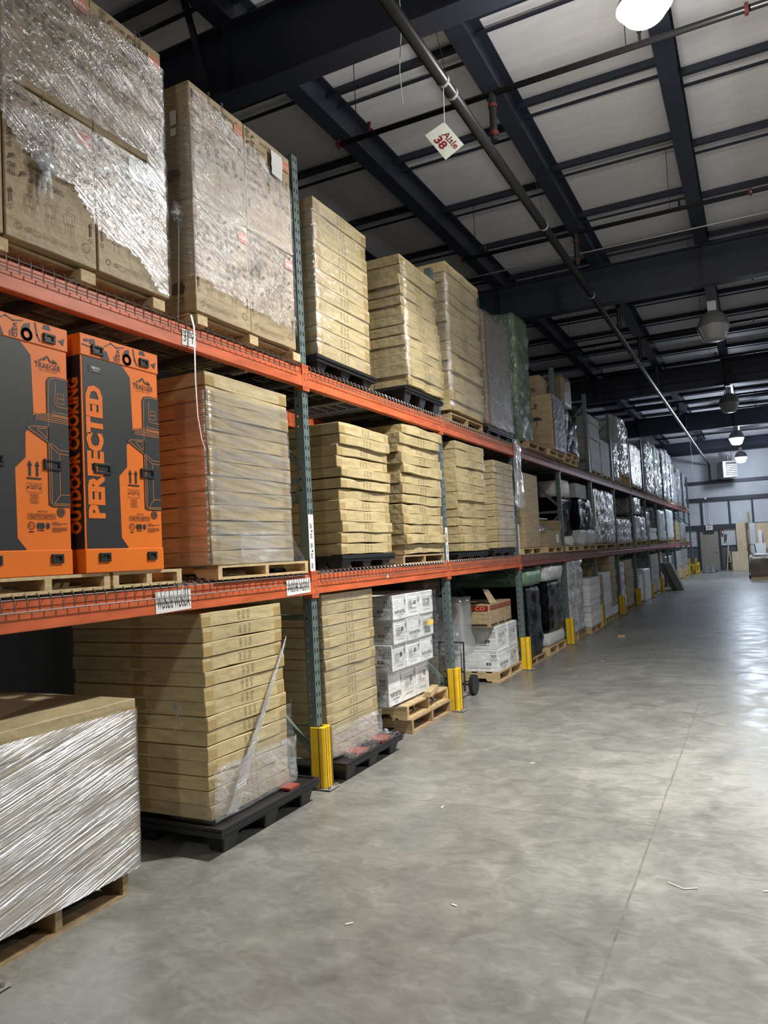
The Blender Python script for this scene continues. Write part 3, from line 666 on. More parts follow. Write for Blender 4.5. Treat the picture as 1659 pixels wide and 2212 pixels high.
# ------------------------------------------------------------------ cartons
ORD=['topmost','second','third','fourth','fifth','sixth','seventh','eighth','ninth','tenth','eleventh','twelfth','thirteenth','fourteenth','fifteenth','sixteenth','seventeenth']
def carton_mb(x0,x1,y0,y1,z0,z1,rough=.004,seg=6,crush=0):
    b=MB(); rnd=random.random; s1,s2=rnd()*50,rnd()*50
    vs=[];
    for i in range(seg+1):
        y=y0+(y1-y0)*i/seg; w1=noise.noise(Vector((s1,y*3,0)))*rough*1.6; w2=noise.noise(Vector((s2,y*3,5)))*rough*1.6; w3=noise.noise(Vector((s2,y*4,9)))*rough*2
        cr=crush*max(0,noise.noise(Vector((s1,y*7,3))))
        vs+= [(x0,y,z0),(x1+w3,y,z0+w1),(x1+w3*.6-cr*.3,y,z1+w2-cr),(x0,y,z1)]
    fs=[];uv=[]
    for i in range(seg):
        a=i*4; c=a+4; u0,u1=i/seg,(i+1)/seg
        fs.append((a+1,c+1,c+2,a+2)); uv.append([(u0,0),(u1,0),(u1,1),(u0,1)])
        fs.append((a+2,c+2,c+3,a+3)); uv.append(None); fs.append((a,a+3,c+3,c)); uv.append(None); fs.append((a,c,c+1,a+1)); uv.append(None)
    fs.append((0,1,2,3)); uv.append([(2,0),(3,0),(3,1),(2,1)])
    e=seg*4; fs.append((e+3,e+2,e+1,e)); uv.append(None)
    b.add(vs,fs,uv); return b
def stack(x0,x1,y0,y1,z0,z1,n,ref,mat,jit=.008,lean=(0,0),kind='flat brown carton',heights=None,group=None,crush=0,rough=.005,seg=6,tops=0,gapf=.05):
    hs=heights or [1]*n; S=sum(hs); z=z0; out=[]
    for i in range(n):
        h=(z1-z0)*hs[i]/S; f=i/max(1,n-1); jx,jy=random.uniform(-jit,jit),random.uniform(-jit,jit)
        dx=lean[0]*f+jx; dy_=lean[1]*f+jy
        b=carton_mb(x0+dx,x1+dx,y0+dy_,y1+dy_+random.uniform(-jit,jit)*.6,z+h*gapf*.5,z+h*(1-gapf*.5),rough,seg,crush)
        k=n-1-i; o_=('topmost of ' if k==0 else ('lowest of ' if k==n-1 else ORD[k]+' from top of '))
        o=b.build('carton',mat,label='%s, %s%s'%(kind,o_,ref),cat='carton',group=group or ('cartons of the '+ref),bevel=.0035 if seg>3 else 0)
        out.append(o); z+=h
    return out
# ------------------------------------------------------------------ film and wrapped loads
def film(name,label,path,z0,z1,mat,amp=.006,cell=.035,mask=None,cat='stretch film',bulge=0,seed=0,gather=None,group=None,zfun=None):
    """a sheet of film following a plan path of (x,y) points"""
    pts=[Vector((a,b_,0)) for a,b_ in path]; L=[0]
    for p,q in zip(pts,pts[1:]): L.append(L[-1]+(q-p).length)
    n=max(2,int(L[-1]/cell)); m=max(2,int((z1-z0)/cell)); b=MB(); idx={}
    def at(s):
        for i in range(len(pts)-1):
            if s<=L[i+1]+1e-9:
                f=(s-L[i])/(L[i+1]-L[i]); d=(pts[i+1]-pts[i]).normalized(); return pts[i].lerp(pts[i+1],f),Vector((d.y,-d.x,0))
    for i in range(n+1):
        s=L[-1]*i/n; p,nn=at(s)
        for j in range(m+1):
            v=j/m; z=z0+(z1-z0)*v
            if zfun: z=zfun(s,v)
            q=Vector((s*3+seed,z*9,seed)); a=noise.noise(q)*amp+noise.noise(q*3.1)*amp*.5+bulge*math.sin(math.pi*v)
            idx[i,j]=len(b.v); b.v.append(p+nn*max(0.0,a+amp*.6)+Vector((0,0,z)))
    for i in range(n):
        for j in range(m):
            s=L[-1]*(i+.5)/n; z=z0+(z1-z0)*(j+.5)/m
            if mask and not mask(s,z): continue
            b.f.append([idx[i,j],idx[i+1,j],idx[i+1,j+1],idx[i,j+1]]); b.m.append(0)
            du,dv=L[-1]/n,(z1-z0)/m; b.uv.append([(i*du,j*dv),((i+1)*du,j*dv),((i+1)*du,(j+1)*dv),(i*du,(j+1)*dv)])
    o=b.build(name,mat,label=label,cat=cat,smooth=True,recalc=False,group=group); return o
def wrap_path(x1,y0,y1,depth=.6,o=.006,far=.0):
    p=[(x1-depth,y0-o),(x1-.01,y0-o),(x1+o,y0+.01),(x1+o,y1-.01),(x1-.01,y1+o)]
    if far: p.append((x1-far,y1+o))
    return p
def load(name,label,x0,x1,y0,y1,z0,z1,mat,amp=.02,r=.05,cat='wrapped load',cell=.07,lean=0,taper=0,parent=None,group=None,dome=0,fr=1.3,ridge=None):
    """closed wrinkled soft-edged block"""
    cx,cy=(x0+x1)/2,(y0+y1)/2; hx,hy=(x1-x0)/2,(y1-y0)/2; b=MB(); sd=random.random()*90
    per=[]; nx=max(4,int(2*hx/cell)); ny=max(4,int(2*hy/cell))
    for i in range(nx): per.append((-hx+2*hx*i/nx,-hy))
    for i in range(ny): per.append((hx,-hy+2*hy*i/ny))
    for i in range(nx): per.append((hx-2*hx*i/nx,hy))
    for i in range(ny): per.append((-hx,hy-2*hy*i/ny))
    def soft(px,py):
        dx=max(0,abs(px)-(hx-r)); dy2=max(0,abs(py)-(hy-r)); d=math.hypot(dx,dy2)
        if dx>0 and dy2>0 and d>r: k=r/d; return (math.copysign(hx-r+dx*k,px),math.copysign(hy-r+dy2*k,py))
        return px,py
    m=max(4,int((z1-z0)/cell)); n=len(per)
    for j in range(m+1):
        v=j/m; z=z0+(z1-z0)*v; e=min(v,1-v)*(z1-z0); k=1-(.035 if e<.001 else 0)-taper*v
        for px,py in per:
            qx,qy=soft(px,py); l=math.hypot(qx,qy) or 1
            q=Vector((px*2.5*fr+sd,py*2.5*fr,z*3.5*fr)); a=amp*(noise.noise(q)+.6*noise.noise(q*2.3))
            if ridge: a+=ridge[1]*math.sin(2*math.pi*v*ridge[0])
            zz=z+ (dome*(1-(py/hy)**2) if v==1 else 0)
            b.v.append(Vector((cx+qx*k+qx/l*a,cy+qy*k+qy/l*a+lean*v,zz+(amp*.7*noise.noise(q*1.7) if 0<v else 0))))
    for j in range(m):
        for i in range(n):
            b.f.append([j*n+i,j*n+(i+1)%n,(j+1)*n+(i+1)%n,(j+1)*n+i]); b.m.append(0); b.uv.append(None)
    for j,fl in ((0,True),(m,False)):
        c=len(b.v); b.v.append(Vector((cx,cy+lean*j/m,(z1+dome) if j else z0)))
        for i in range(n):
            f=[j*n+i,j*n+(i+1)%n,c]; b.f.append(f[::-1] if fl else f); b.m.append(0); b.uv.append(None)
    return b.build(name,mat,parent,label,smooth=True,cat=cat if parent is None else None,group=group)
def tuft(name,label,c,r,mat,L=.1,cat='film scrap',n=5):
    """crumpled knot of film with hanging tails"""
    b=MB(); c=Vector(c); sd=random.random()*50
    k=10
    for i in range(k+1):
        th=math.pi*i/k
        for j in range(12):
            ph=2*math.pi*j/12; d=Vector((math.sin(th)*math.cos(ph)*.5,math.sin(th)*math.sin(ph),math.cos(th)*1.1)); rr=r*(1+.7*noise.noise(d*2.2+Vector((sd,0,0))))
            b.v.append(c+d*rr)
    for i in range(k):
        for j in range(12): b.f.append([i*12+j,i*12+(j+1)%12,(i+1)*12+(j+1)%12,(i+1)*12+j]); b.m.append(0); b.uv.append([(i*.02,j*.02),(i*.02,j*.02+.02),(i*.02+.02,j*.02+.02),(i*.02+.02,j*.02)])
    for q in range(n):
        a=random.uniform(-1,1); p=c.copy(); w_=r*.35; pts=[]
        for s in range(7):
            pts.append(p.copy()); p+=Vector((random.uniform(-.1,.1)*r,a*r*.25+random.uniform(-.2,.2)*r,-L/6))
        for s in range(6):
            f=1-s/7; b.add([pts[s]+Vector((0,-w_*f,0)),pts[s]+Vector((0,w_*f,0)),pts[s+1]+Vector((.004,w_*f*.8,0)),pts[s+1]+Vector((.004,-w_*f*.8,0))],[(0,1,2,3)],[[(0,s*.03),(.03,s*.03),(.03,s*.03+.03),(0,s*.03+.03)]])
    return b.build(name,mat,label=label,cat=cat,smooth=True,recalc=False)
#@@LOADS_A
# ================================================================== FLOOR LEVEL, bay 0
X0=-1.1
refA='wrapped low floor stack at bottom left'
wood_pallet(-1.12,-.04,2.10,2.98,0,.13,'dark wooden pallet under the wrapped low stack at bottom left',m_pined)
stack(X0,0,2.10,3.03,.14,1.02,6,refA,m_cardn,jit=.004,kind='wide brown carton')
film('stretch_film','streaky clear stretch film wound round the low stack at bottom left',[(.008,2.09),(.008,3.025),(-.005,3.04),(-.4,3.04)],.14,.965,F_heavy,amp=.010,seed=3)
refB='tall floor stack left of nearest post'
plastic_pallet(-1.15,.13,3.54,4.62,0,.16,'black plastic pallet under the tall floor stack left of nearest post')
MB().box(-.10,.10,4.30,4.42,.155,.170).build('red_pad',m_redpl,label='red pad on the front of the nearest black pallet',cat='pad')
stack(X0,0.005,3.60,4.44,.17,1.415,14,refB,m_card,jit=.006,lean=(0,-.03))
film('stretch_film','clear film draped loosely over the lower end of the stack left of nearest post',[(-.3,3.585),(0.02,3.585),(.03,3.60),(.03,4.46),(.0,4.50)],.17,.75,F_light,amp=.012,seed=11,mask=lambda s,z:z<.17+.45*max(0,(s-.2)/1.0)+.12)
film('film_skirt','clear film pulled out over the corner of the black pallet, nearest stack',[(.03,3.6),(.03,4.5),(-.1,4.6)],0,1,F_skirt,amp=.01,seed=12,
     zfun=lambda s,v:.165+.30*v*v+.02*v)
b=MB()      # gathered band of film from pallet corner up to the stack's far edge
for k in range(7):
    a=Vector((.075+.004*k,3.66+.012*k,.20)); c=Vector((.030,4.36+.012*k,1.06+.02*k)); off=.010*k
    n_=Vector((0,.62,-.78))*.006
    pts=[a.lerp(c,i/10)+Vector((.012*noise.noise(Vector((i*.6,k,0))),0,0)) for i in range(11)]
    for i in range(10): b.add([pts[i]-n_,pts[i]+n_*1.3,pts[i+1]+n_*1.3,pts[i+1]-n_],[(0,1,2,3)],[[(0,i*.08),(.01,i*.08),(.01,i*.08+.08),(0,i*.08+.08)]])
b.build('film_band',F_sheet,label='gathered diagonal band of clear film across the stack left of nearest post',cat='stretch film',recalc=False,smooth=True)
tuft('film_knot','small white film knot on the near side of the stack left of nearest post',(-.22,3.585,.86),.028,F_sheet,.16)
# bay 1 floor
refC='floor stack right of nearest post'
plastic_pallet(-1.1,.13,5.02,6.02,0,.145,'black plastic pallet with red pads, floor stack right of nearest post',True)
stack(X0,-.03,5.03,5.88,.155,1.43,15,refC,m_card,jit=.004)
film('stretch_film','clear film with flat streaks over the floor stack right of nearest post',wrap_path(-.03,5.03,5.88,.35,far=.1),.16,1.42,F_light,amp=.006,seed=21)
film('film_skirt','clear film spread over the front of the red-padded black pallet',[(-.01,5.0),(-.005,5.9),(-.1,6.0)],0,1,F_skirt,amp=.012,seed=23,zfun=lambda s,v:.16+.22*v*v)
b=MB()
for i in range(14):
    for j in range(5):
        def q(i,j): 
            u=i/14; v=j/5; return Vector((-.02+.17*v,5.08+.86*u,.17+.035*noise.noise(Vector((u*6,v*3,2)))+.02*(1-v)))
        b.add([q(i,j),q(i+1,j),q(i+1,j+1),q(i,j+1)],[(0,1,2,3)],[[(i*.06,j*.04),(i*.06+.06,j*.04),(i*.06+.06,j*.04+.04),(i*.06,j*.04+.04)]])
b.build('film_sheet',F_crink,label='loose clear film lying over the red pads of the pallet right of nearest post',cat='stretch film',recalc=False,smooth=True)
# white bottle cartons D
def bottle_print(o,x,y0,y1,z0,z1,text,seed):
    rnd=random.Random(seed); f=Face((x,y0,z0),(0,1,0),(0,0,1),.004); W=y1-y0; H=z1-z0
    f.line([(.02,H*.93),(W-.02,H*.93)],.002); f.line([(.02,H*.87),(W-.02,H*.87)],.0015)
    if text==0:
        f.text('PLASTIC BOTTLES',W*.12,H*.25,W*.76,H*.13,.01); f.text('DO NOT USE KNIVES',W*.25,H*.16,W*.5,H*.05); f.text('10 / 16PK',W*.4,H*.08,W*.2,H*.045)
    elif text==1:
        f.frame(W*.15,H*.3,W*.8,H*.75,.002)
        for k in range(6): f.line([(W*.2,H*(.36+.06*k)),(W*(.2+rnd.uniform(.2,.5)),H*(.36+.06*k))],.004)
        for k in range(9): f.rect(W*(.55+.02*k),H*.5,W*(.55+.02*k)+.0035,H*.68)
        f.text('DO NOT USE KNIVES',W*.25,H*.16,W*.5,H*.05)
    f.frame(W*.86,H*.55,W*.94,H*.85,.002); f.arrow(W*.88,H*.6,H*.2,.01); f.arrow(W*.92,H*.6,H*.2,.01)
    f.build('printing',m_ink,o)
def bottle_side(o,y,x0,x1,z0,z1):
    f=Face((x0,y,z0),(1,0,0),(0,0,1),.004); W=x1-x0; H=z1-z0
    f.text('ES',W*.62,H*.3,W*.16,H*.12,.02); f.line([(W*.05,H*.18),(W*.75,H*.18)],.004); f.line([(.02,H*.92),(W-.02,H*.92)],.002)
    f.frame(W*.78,H*.52,W*.95,H*.86,.003)
    for k in (.82,.865,.91): f.arrow(W*k,H*.58,H*.22,.012)
    f.build('printing',m_ink,o)
def white_rows(refs,x1,ys,rows,depth,ref,grp,jit=.005):
    n=len(rows)
    for i,(za,zb,yo,xo) in enumerate(rows):
        for j,(ya,yb) in enumerate(zip(ys,ys[1:])):
            pos=['near','middle','far'][j] if len(ys)==4 else ['near','far'][j]
            lv=['bottom','second','third','top'][i] if n==4 else ['bottom','top'][i]
            jx=random.uniform(-jit,jit)
            b=carton_mb(x1-depth+xo,x1+xo+jx,ya+yo+.003,yb+yo-.003,za+.002,zb-.002,.002,4)
            o=b.build('white_carton',m_whitebox,label='white plastic-bottle carton, %s one in %s row, %s'%(pos,lv,ref),cat='carton',group=grp,bevel=.003)
            o2=o; LOC[o.name]=o.location.copy()
            bottle_print(o2,x1+xo+jx,ya+yo,yb+yo,za,zb,(i+j)%3 if (i+j)%3<2 else 1,i*7+j)
            if j==0: bottle_side(o2,ya+yo+.003,x1-.42+xo,x1+xo,za,zb)
wood_pallet(-1.15,-.02,6.55,7.56,0,.135,'lower of two stacked wooden pallets under the white bottle cartons',m_pined)
wood_pallet(-1.17,-.04,6.50,7.54,.136,.135,'upper broken wooden pallet tilted under the white bottle cartons')
b=MB().obox((-.02,6.95,.30),(-.06,7.25,.32),.07,.05); b.build('loose_pallet_board',m_pine,label='short loose board on the pallet under the white bottle cartons',cat='board')
white_rows(None,-.04,[6.30,6.60,6.93,7.26],[(.285,.62,.03,-.10),(.62,.87,.0,-.03),(.87,1.10,.01,-.01),(1.10,1.33,-.01,0)],1.0,'wrapped pile by second post','bottle cartons by the second post')
film('stretch_film','crumpled clear film round the white bottle carton pile by second post',[(-.7,6.27),(-.045,6.27),(-.01,6.30),(-.01,7.27),(-.06,7.30)],.30,1.33,F_light,amp=.012,seed=31)
MB().box(-.018,-.004,7.02,7.16,.985,1.03).build('yellow_note',plain('yellow_paper',(.85,.6,.12),.6),label='small yellow slip stuck on the white bottle cartons by second post',cat='note')
# E white cartons
wood_pallet(-1.12,-.05,9.32,10.36,0,.13,'wooden pallet under the short white carton pile left of third post')
white_rows(None,-.06,[9.34,9.80,10.24],[(.132,.42,0,0),(.42,.72,0,.0)],.5,'short pile by third post','bottle cartons by the third post')
for k,(za,zb) in enumerate([(.132,.42),(.42,.72)]):
    b=carton_mb(-1.10,-.58,9.36,9.86,za,zb-.004,.003,4); o=b.build('white_carton',m_whitebox,label='white bottle carton at the back left of the short pile, %s row'%['bottom','top'][k],cat='carton',group='bottle cartons by the third post',bevel=.003)
    LOC[o.name]=o.location.copy(); bottle_side(o,9.36,-1.08,-.6,za,zb)
film('stretch_film','clear film round the right end of the short white carton pile',[(-.052,9.80),(-.045,10.25),(-.1,10.26)],.14,.71,F_crink,amp=.01,seed=33)
for j,(ya,yb) in enumerate([(9.18,9.50),(9.50,9.80),(9.80,10.10)]):
    b=carton_mb(-.62,-.08,ya,yb-.004,.722,1.02,.003,4)
    o=b.build('brown_carton',m_cardp,label='brown carton with red band, %s one of three on the short white pile'%['near open','middle','far'][j],cat='carton',group='red band cartons',bevel=.003); LOC[o.name]=o.location.copy()
    f=Face((-.08,ya,.722),(0,1,0),(0,0,1),.005); W=yb-ya; f.rect(.015,.22,W-.015,.275); f.build('red_band',m_redink,o)
    f=Face((-.08,ya,.722),(0,1,0),(0,0,1),.006); f.rect(.02,.02,W-.03,.04); f.build('printing',m_ink,o)
    f=Face((-.08,ya,.722),(0,1,0),(0,0,1),.0065); f.text('ETCO',W*.15,.232,W*.7,.03,.01); f.build('lettering',m_cardp,o)
    if j==0:
        f=Face((-.62,ya,.722),(1,0,0),(0,0,1),.005); f.rect(.02,.21,.52,.275); f.build('red_band',m_redink,o)
        f=Face((-.62,ya,.722),(1,0,0),(0,0,1),.006); f.text('ETCO',.24,.222,.24,.045,.012); f.build('lettering',m_orline,o)
        f=Face((-.62,ya,.722),(1,0,0),(0,0,1),.006); f.rect(.05,.02,.5,.045); f.build('printing',m_ink,o)
        MB().add([(-.075,ya+.02,1.02),(-.075,yb-.02,1.02),(-.16,yb-.1,1.20),(-.17,ya+.03,1.21)],[(0,1,2,3)]).build('flap',m_cardp,o,'raised carton flap')
# clear bag with hand truck behind second post
load('plastic_bag_bundle','big clear plastic bag bundle standing right of the second post',-.62,-.22,8.55,8.95,.45,1.14,m_clearbag,amp=.06,r=.12,cat='bag')
t=thing('hand_truck','dark hand truck with black wheel behind the second post','hand truck',(-.35,8.5,0))
MB().tube([(-.13,8.52,.12),(-.08,8.52,.12)],.12,20).build('wheel',m_blackpl,t); MB().tube([(-.62,8.52,.12),(-.57,8.52,.12)],.12,20).build('wheel',m_blackpl,t)
MB().tube([(-.6,8.52,.12),(-.1,8.52,.12)],.012,8).build('axle',m_dark,t)
MB().box(-.55,-.15,8.2,8.45,.02,.03).build('toe_plate',m_greym,t)
MB().tube([(-.52,8.46,.05),(-.52,8.50,.62),(-.20,8.50,.62),(-.20,8.46,.05)],.014,8).build('frame',m_dark,t)
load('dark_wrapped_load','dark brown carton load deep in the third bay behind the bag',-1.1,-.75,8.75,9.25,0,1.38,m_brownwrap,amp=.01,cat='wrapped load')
#@@LOADS_B
# ================================================================== MIDDLE LEVEL
ZM=1.606
# orange grill boxes
def grill_box(x1,y0,z0,which):
    W,H,D=.545,1.225,.62
    t=thing('grill_carton','tall orange and black grill carton, '+which,'carton',(x1-D/2,y0+W/2,z0),'orange grill cartons')
    y1=y0+W; x0=x1-D
    b=MB(); b.box(x0,x1,y0,y1,z0+.12,z0+1.12); body=b.build('body',[m_orange],t,bevel=.003); pt=body
    MB().box(x0-.004,x1+.005,y0-.003,y1+.003,z0,z0+.122).build('base_tray',m_orange,t,bevel=.003)
    lid=MB().box(x0-.004,x1+.006,y0-.004,y1+.004,z0+1.115,z0+1.228).build('lid',m_orange,t,bevel=.003)
    f=Face((x1,y0,z0),(0,1,0),(0,0,1),.0015)
    f.poly([(.012,.124),(.291,.124),(.243,.18),(.238,.507),(.295,.56),(.297,.679),(.345,.735),(.338,.98),(.335,1.057),(.277,1.114),(.012,1.114)])
    bp=f.build('black_panel',m_blackprint,t)
    f=Face((x1,y0,z0),(0,1,0),(0,0,1),.0035)
    f.text('PERFECTED',.136,.278,.69,.113,.055,math.pi/2); f.build('large_lettering',m_orange,bp,'large orange upright lettering PERFECTED')
    f=Face((x1,y0,z0),(0,1,0),(0,0,1),.003); f.rect(.049,1.036,.138,1.074); mp=f.build('model_plate',m_ink,t)
    f=Face((x1,y0,z0),(0,1,0),(0,0,1),.0045); f.text('TBB81RLG',.064,1.054,.06,.014,.01); f.text('TIMBERLINE XL',.075,1.044,.04,.006); f.build('model_lettering',m_paper,mp)
    # logo, arrows, small symbols (black on orange)
    f=Face((x1,y0,z0),(0,1,0),(0,0,1),.0025)
    f.text('TRAEGER',.357,1.005,.150,.028,.0); f.text('WOOD FIRED GRILLS',.378,.993,.108,.007)
    for a in (.357,.376,.49): f.rect(a,1.0335,a+.014,1.0355)
    f.poly([(.374,1.040),(.392,1.052),(.398,1.050),(.410,1.062),(.428,1.075),(.436,1.066),(.424,1.060),(.414,1.046),(.404,1.052),(.396,1.043)])
    f.poly([(.430,1.068),(.440,1.062),(.452,1.046),(.458,1.052),(.464,1.044),(.446,1.042),(.436,1.054)])
    for a,h_ in ((.463,.028),(.474,.022),(.483,.016)): f.poly([(a-.005,1.040),(a+.005,1.040),(a,1.040+h_)])
    for a in (.316,.357): f.arrow(a,.474,.074,.026)
    f.rect(.298,.459,.378,.467)
    f.frame(.297,.398,.379,.440,.0015); f.text('CAUTION',.313,.424,.05,.009,.02); f.text('HEAVY',.32,.412,.036,.009,.02)
    f.poly([(.300,.415),(.312,.415),(.306,.427)]).poly([(.366,.412),(.374,.412),(.370,.430)])
    for k in range(6): f.line([(.312+.003*(k%3),.388-.0085*k),(.362-.003*(k%2),.388-.0085*k)],.0022)
    f.text('MADE IN CHINA',.357,.303,.05,.008,.01)
    for k in range(7):
        a=.300+k*.0225; f.frame(a,.270,a+.019,.295,.0016)
        if k%3==0: f.circ(a+.0095,.283,.006,.0016,n=8)
        elif k%3==1: f.arrow(a+.0095,.273,.018,.009)
        else: f.poly([(a+.003,.285),(a+.016,.285),(a+.0095,.292)]).line([(a+.0095,.273),(a+.0095,.287)],.0016)
    f.circ(.318,.238,.017,.003).text('ETL',.308,.233,.020,.011,.01); f.rect(.305,.207,.330,.212)
    f.poly([(.352,.224),(.388,.224),(.392,.238),(.388,.252),(.352,.252),(.347,.238)]); f.rect(.352,.214,.388,.218)
    f.poly([(.406,.222),(.418,.226),(.420,.238),(.418,.250),(.406,.254),(.401,.246),(.401,.230)])
    for k,wd in enumerate((.035,.09,.05,0,.088,.088,.086,.05)):
        if wd: f.line([(.434,.256-.0066*k),(.434+wd,.256-.0066*k)],.0022)
    # grill artwork, solid black shapes
    f.poly([(.418,.34),(.418,.945),(.432,.967),(.469,.976),(W-.001,.975),(W-.001,.33),(.439,.330)])
    f.poly([(.342,.742),(.350,.772),(.418,.79),(.418,.64),(.30,.70),(.30,.712)])
    f.disc(.488,.306,.024)
    f.build('artwork_black',m_blackprint,body)
    f=Face((x1,y0,z0),(0,1,0),(0,0,1),.004)
    o=.0022
    f.line([(W-.004,.968),(.470,.968),(.440,.960),(.428,.94),(.424,.79),(.424,.36),(.442,.338),(W-.004,.338)],o)
    f.line([(.470,.945),(.463,.842),(.475,.828),(W-.004,.826)],o); f.frame(.478,.845,.518,.893,.0018); f.text('TRAEGER',.482,.866,.032,.007)
    for k in range(5): f.line([(.355 if k else .35,.785-.009*k),(W-.004,.783-.009*k)],o)
    f.line([(.31,.702),(.424,.645),(.424,.72),(.325,.712)],o,close=True); f.line([(.36,.700),(.415,.662),(.415,.712),(.36,.706)],o,close=True)
    f.line([(.448,.80),(.448,.78),(W-.004,.778)],o); f.line([(.455,.806),(.455,.796),(W-.004,.794)],o)
    f.line([(.424,.638),(.456,.610),(.484,.594),(W-.004,.592)],o); f.line([(.436,.642),(.484,.612),(W-.004,.610)],o); f.line([(.436,.636),(.436,.345)],o)
    f.line([(.484,.592),(.484,.39),(W-.004,.392)],o); f.line([(.484,.39),(.448,.345),(W-.004,.347)],o)
    f.circ(.488,.306,.018,.002).circ(.488,.306,.008,.002)
    f.build('artwork_lines',m_orline,body)
    f=Face((x1+.006,y0,z0),(0,1,0),(0,0,1),.0015)       # lid pattern of tools
    f.poly([(.02,1.185),(.05,1.19),(.05,1.205),(.02,1.20)]).poly([(.058,1.18),(.095,1.186),(.092,1.212),(.055,1.205)])
    f.poly([(.13,1.12),(.19,1.12),(.17,1.165),(.14,1.165)]).line([(.16,1.19),(.2,1.215),(.24,1.2),(.29,1.212)],.006).poly([(.28,1.17),(.33,1.165),(.33,1.21),(.30,1.20)])
    f.circ(.312,1.15,.024,.015).line([(.36,1.215),(.37,1.16),(.385,1.135)],.008).poly([(.40,1.20),(.45,1.2),(.44,1.223),(.41,1.223)]).poly([(.49,1.16),(.53,1.18),(.52,1.14)])
    f.text('GER',.262,1.122,.075,.022,.01,math.pi/2).arrow(.235,1.122,.045,.012).arrow(.222,1.122,.03,.010)
    f.line([(.01,1.17),(.06,1.165),(.11,1.18)],.006)
    f.build('lid_artwork',m_blackprint,lid)
    f=Face((x0,y0,z0),(1,0,0),(0,0,1),.0015); f.rect(.01,.124,D-.002,1.114); sp_=f.build('side_panel',m_blackprint,t)
    f=Face((x0,y0,z0),(1,0,0),(0,0,1),.003); f.text('OUTDOOR COOKING',D-.015,.20,.80,.085,.05,math.pi/2); f.build('side_lettering',m_orange,sp_)
    for a0,a1,c0,c1,xo in ((.069,.145,1.133,1.181,.006),(.404,.472,1.136,1.182,.006),(.065,.181,.509,.564,0),(.394,.494,.509,.562,0),(.084,.157,.055,.101,.005),(.422,.489,.056,.101,.005)):
        b=MB(); xf=x1+xo; b.box(xf,xf+.010,y0+a0,y0+a1,z0+c0,z0+c0+.012).box(xf,xf+.010,y0+a0,y0+a1,z0+c1-.012,z0+c1).box(xf,xf+.010,y0+a0,y0+a0+.016,z0+c0+.012,z0+c1-.012).box(xf,xf+.010,y0+a1-.016,y0+a1,z0+c0+.012,z0+c1-.012)
        b.box(xf-.001,xf+.003,y0+a0+.016,y0+a1-.016,z0+c0+.012,z0+c1-.012)
        b.build('handle_clip',m_blackpl,t,'black plastic handle clip',bevel=.002)
    return t
wood_pallet(-1.08,.02,2.10,2.86,ZM+.004,.085,'wooden pallet under the left orange grill carton')
wood_pallet(-1.08,.02,2.88,3.40,ZM+.004,.085,'wooden pallet under the right orange grill carton')
grill_box(.0,2.092,1.697,'cut off by the left picture edge')
grill_box(.03,2.695,1.697,'fully visible beside the film wrapped stack')
refS='middle stack beside orange cartons'
wood_pallet(-1.05,.03,3.72,4.76,ZM+.004,.09,'wooden pallet with reddish stringers under the middle stack beside orange cartons')
stack(X0+.05,.03,3.66,4.57,1.70,2.925,13,refS,m_cardn,jit=.005)
film('stretch_film','clear film with flat pale streaks on the middle stack beside orange cartons',wrap_path(.03,3.66,4.57,.25,far=.1),1.71,2.80,F_flat,amp=.006,seed=41)
film('film_skirt','clear film stretched from the middle stack down to its pallet corner',[(.035,3.95),(.04,4.55),(.02,4.74)],0,1,F_light,amp=.004,seed=42,zfun=lambda s,v:1.70+(.22*v if s<.55 else .22*v*(.8-s)*4))
def t2(x0,x1,y0,y1,z0,z1,n,ref,**k): return stack(x0,x1,y0,y1,z0,z1,n,ref,m_card,**k)
refT1='middle stack right of nearest post'
plastic_pallet(X0,.03,5.28,6.26,ZM+.004,.12,'black plastic pallet under the middle stack right of nearest post',True)
t2(X0,.03,5.30,6.22,1.735,2.825,12,refT1,jit=.016,crush=.006,rough=.008)
refT2='middle stack left of second post'
wood_pallet(X0,.02,6.46,7.50,ZM+.004,.09,'greyish wooden pallet under the middle stack left of second post',m_pined)
t2(X0+.02,.03,6.52,7.52,1.71,2.985,13,refT2,jit=.022,crush=.010,rough=.011,gapf=.05)
refT3='middle stack right of second post'
plastic_pallet(X0,.0,7.98,9.0,ZM+.004,.09,'black plastic pallet under the middle stack right of second post')
t2(X0+.02,.03,8.0,8.98,1.71,2.985,13,refT3,jit=.016,crush=.006,rough=.008,gapf=.03)
refT4='filmed middle stack left of third post'
plastic_pallet(X0,.0,9.25,10.2,ZM+.004,.11,'black plastic pallet under the filmed middle stack left of third post')
t2(X0+.02,.03,9.32,10.17,1.73,2.88,14,refT4,jit=.008)
film('stretch_film','shiny clear film on the middle stack left of third post',[(.04,9.40),(.04,10.16),(.0,10.18)],1.73,2.85,F_crink,amp=.008,seed=45)
# strap
b=MB(); pts=[Vector((.022,3.565,3.25)),Vector((.045,3.56,3.17)),Vector((.05,3.553,3.0)),Vector((.05,3.55,2.84)),Vector((.045,3.565,2.62)),Vector((.04,3.60,2.48)),Vector((.04,3.63,2.42))]
for i in range(6):
    w0,w1=.009*(1-i/8),.009*(1-(i+1)/8); b.add([pts[i]-Vector((0,w0,0)),pts[i]+Vector((0,w0,0)),pts[i+1]+Vector((0,w1,0)),pts[i+1]-Vector((0,w1,0))],[(0,1,2,3)])
b.build('hanging_strap',m_white,label='white plastic strap hanging from the upper beam in front of the middle stack',cat='strap',recalc=False)
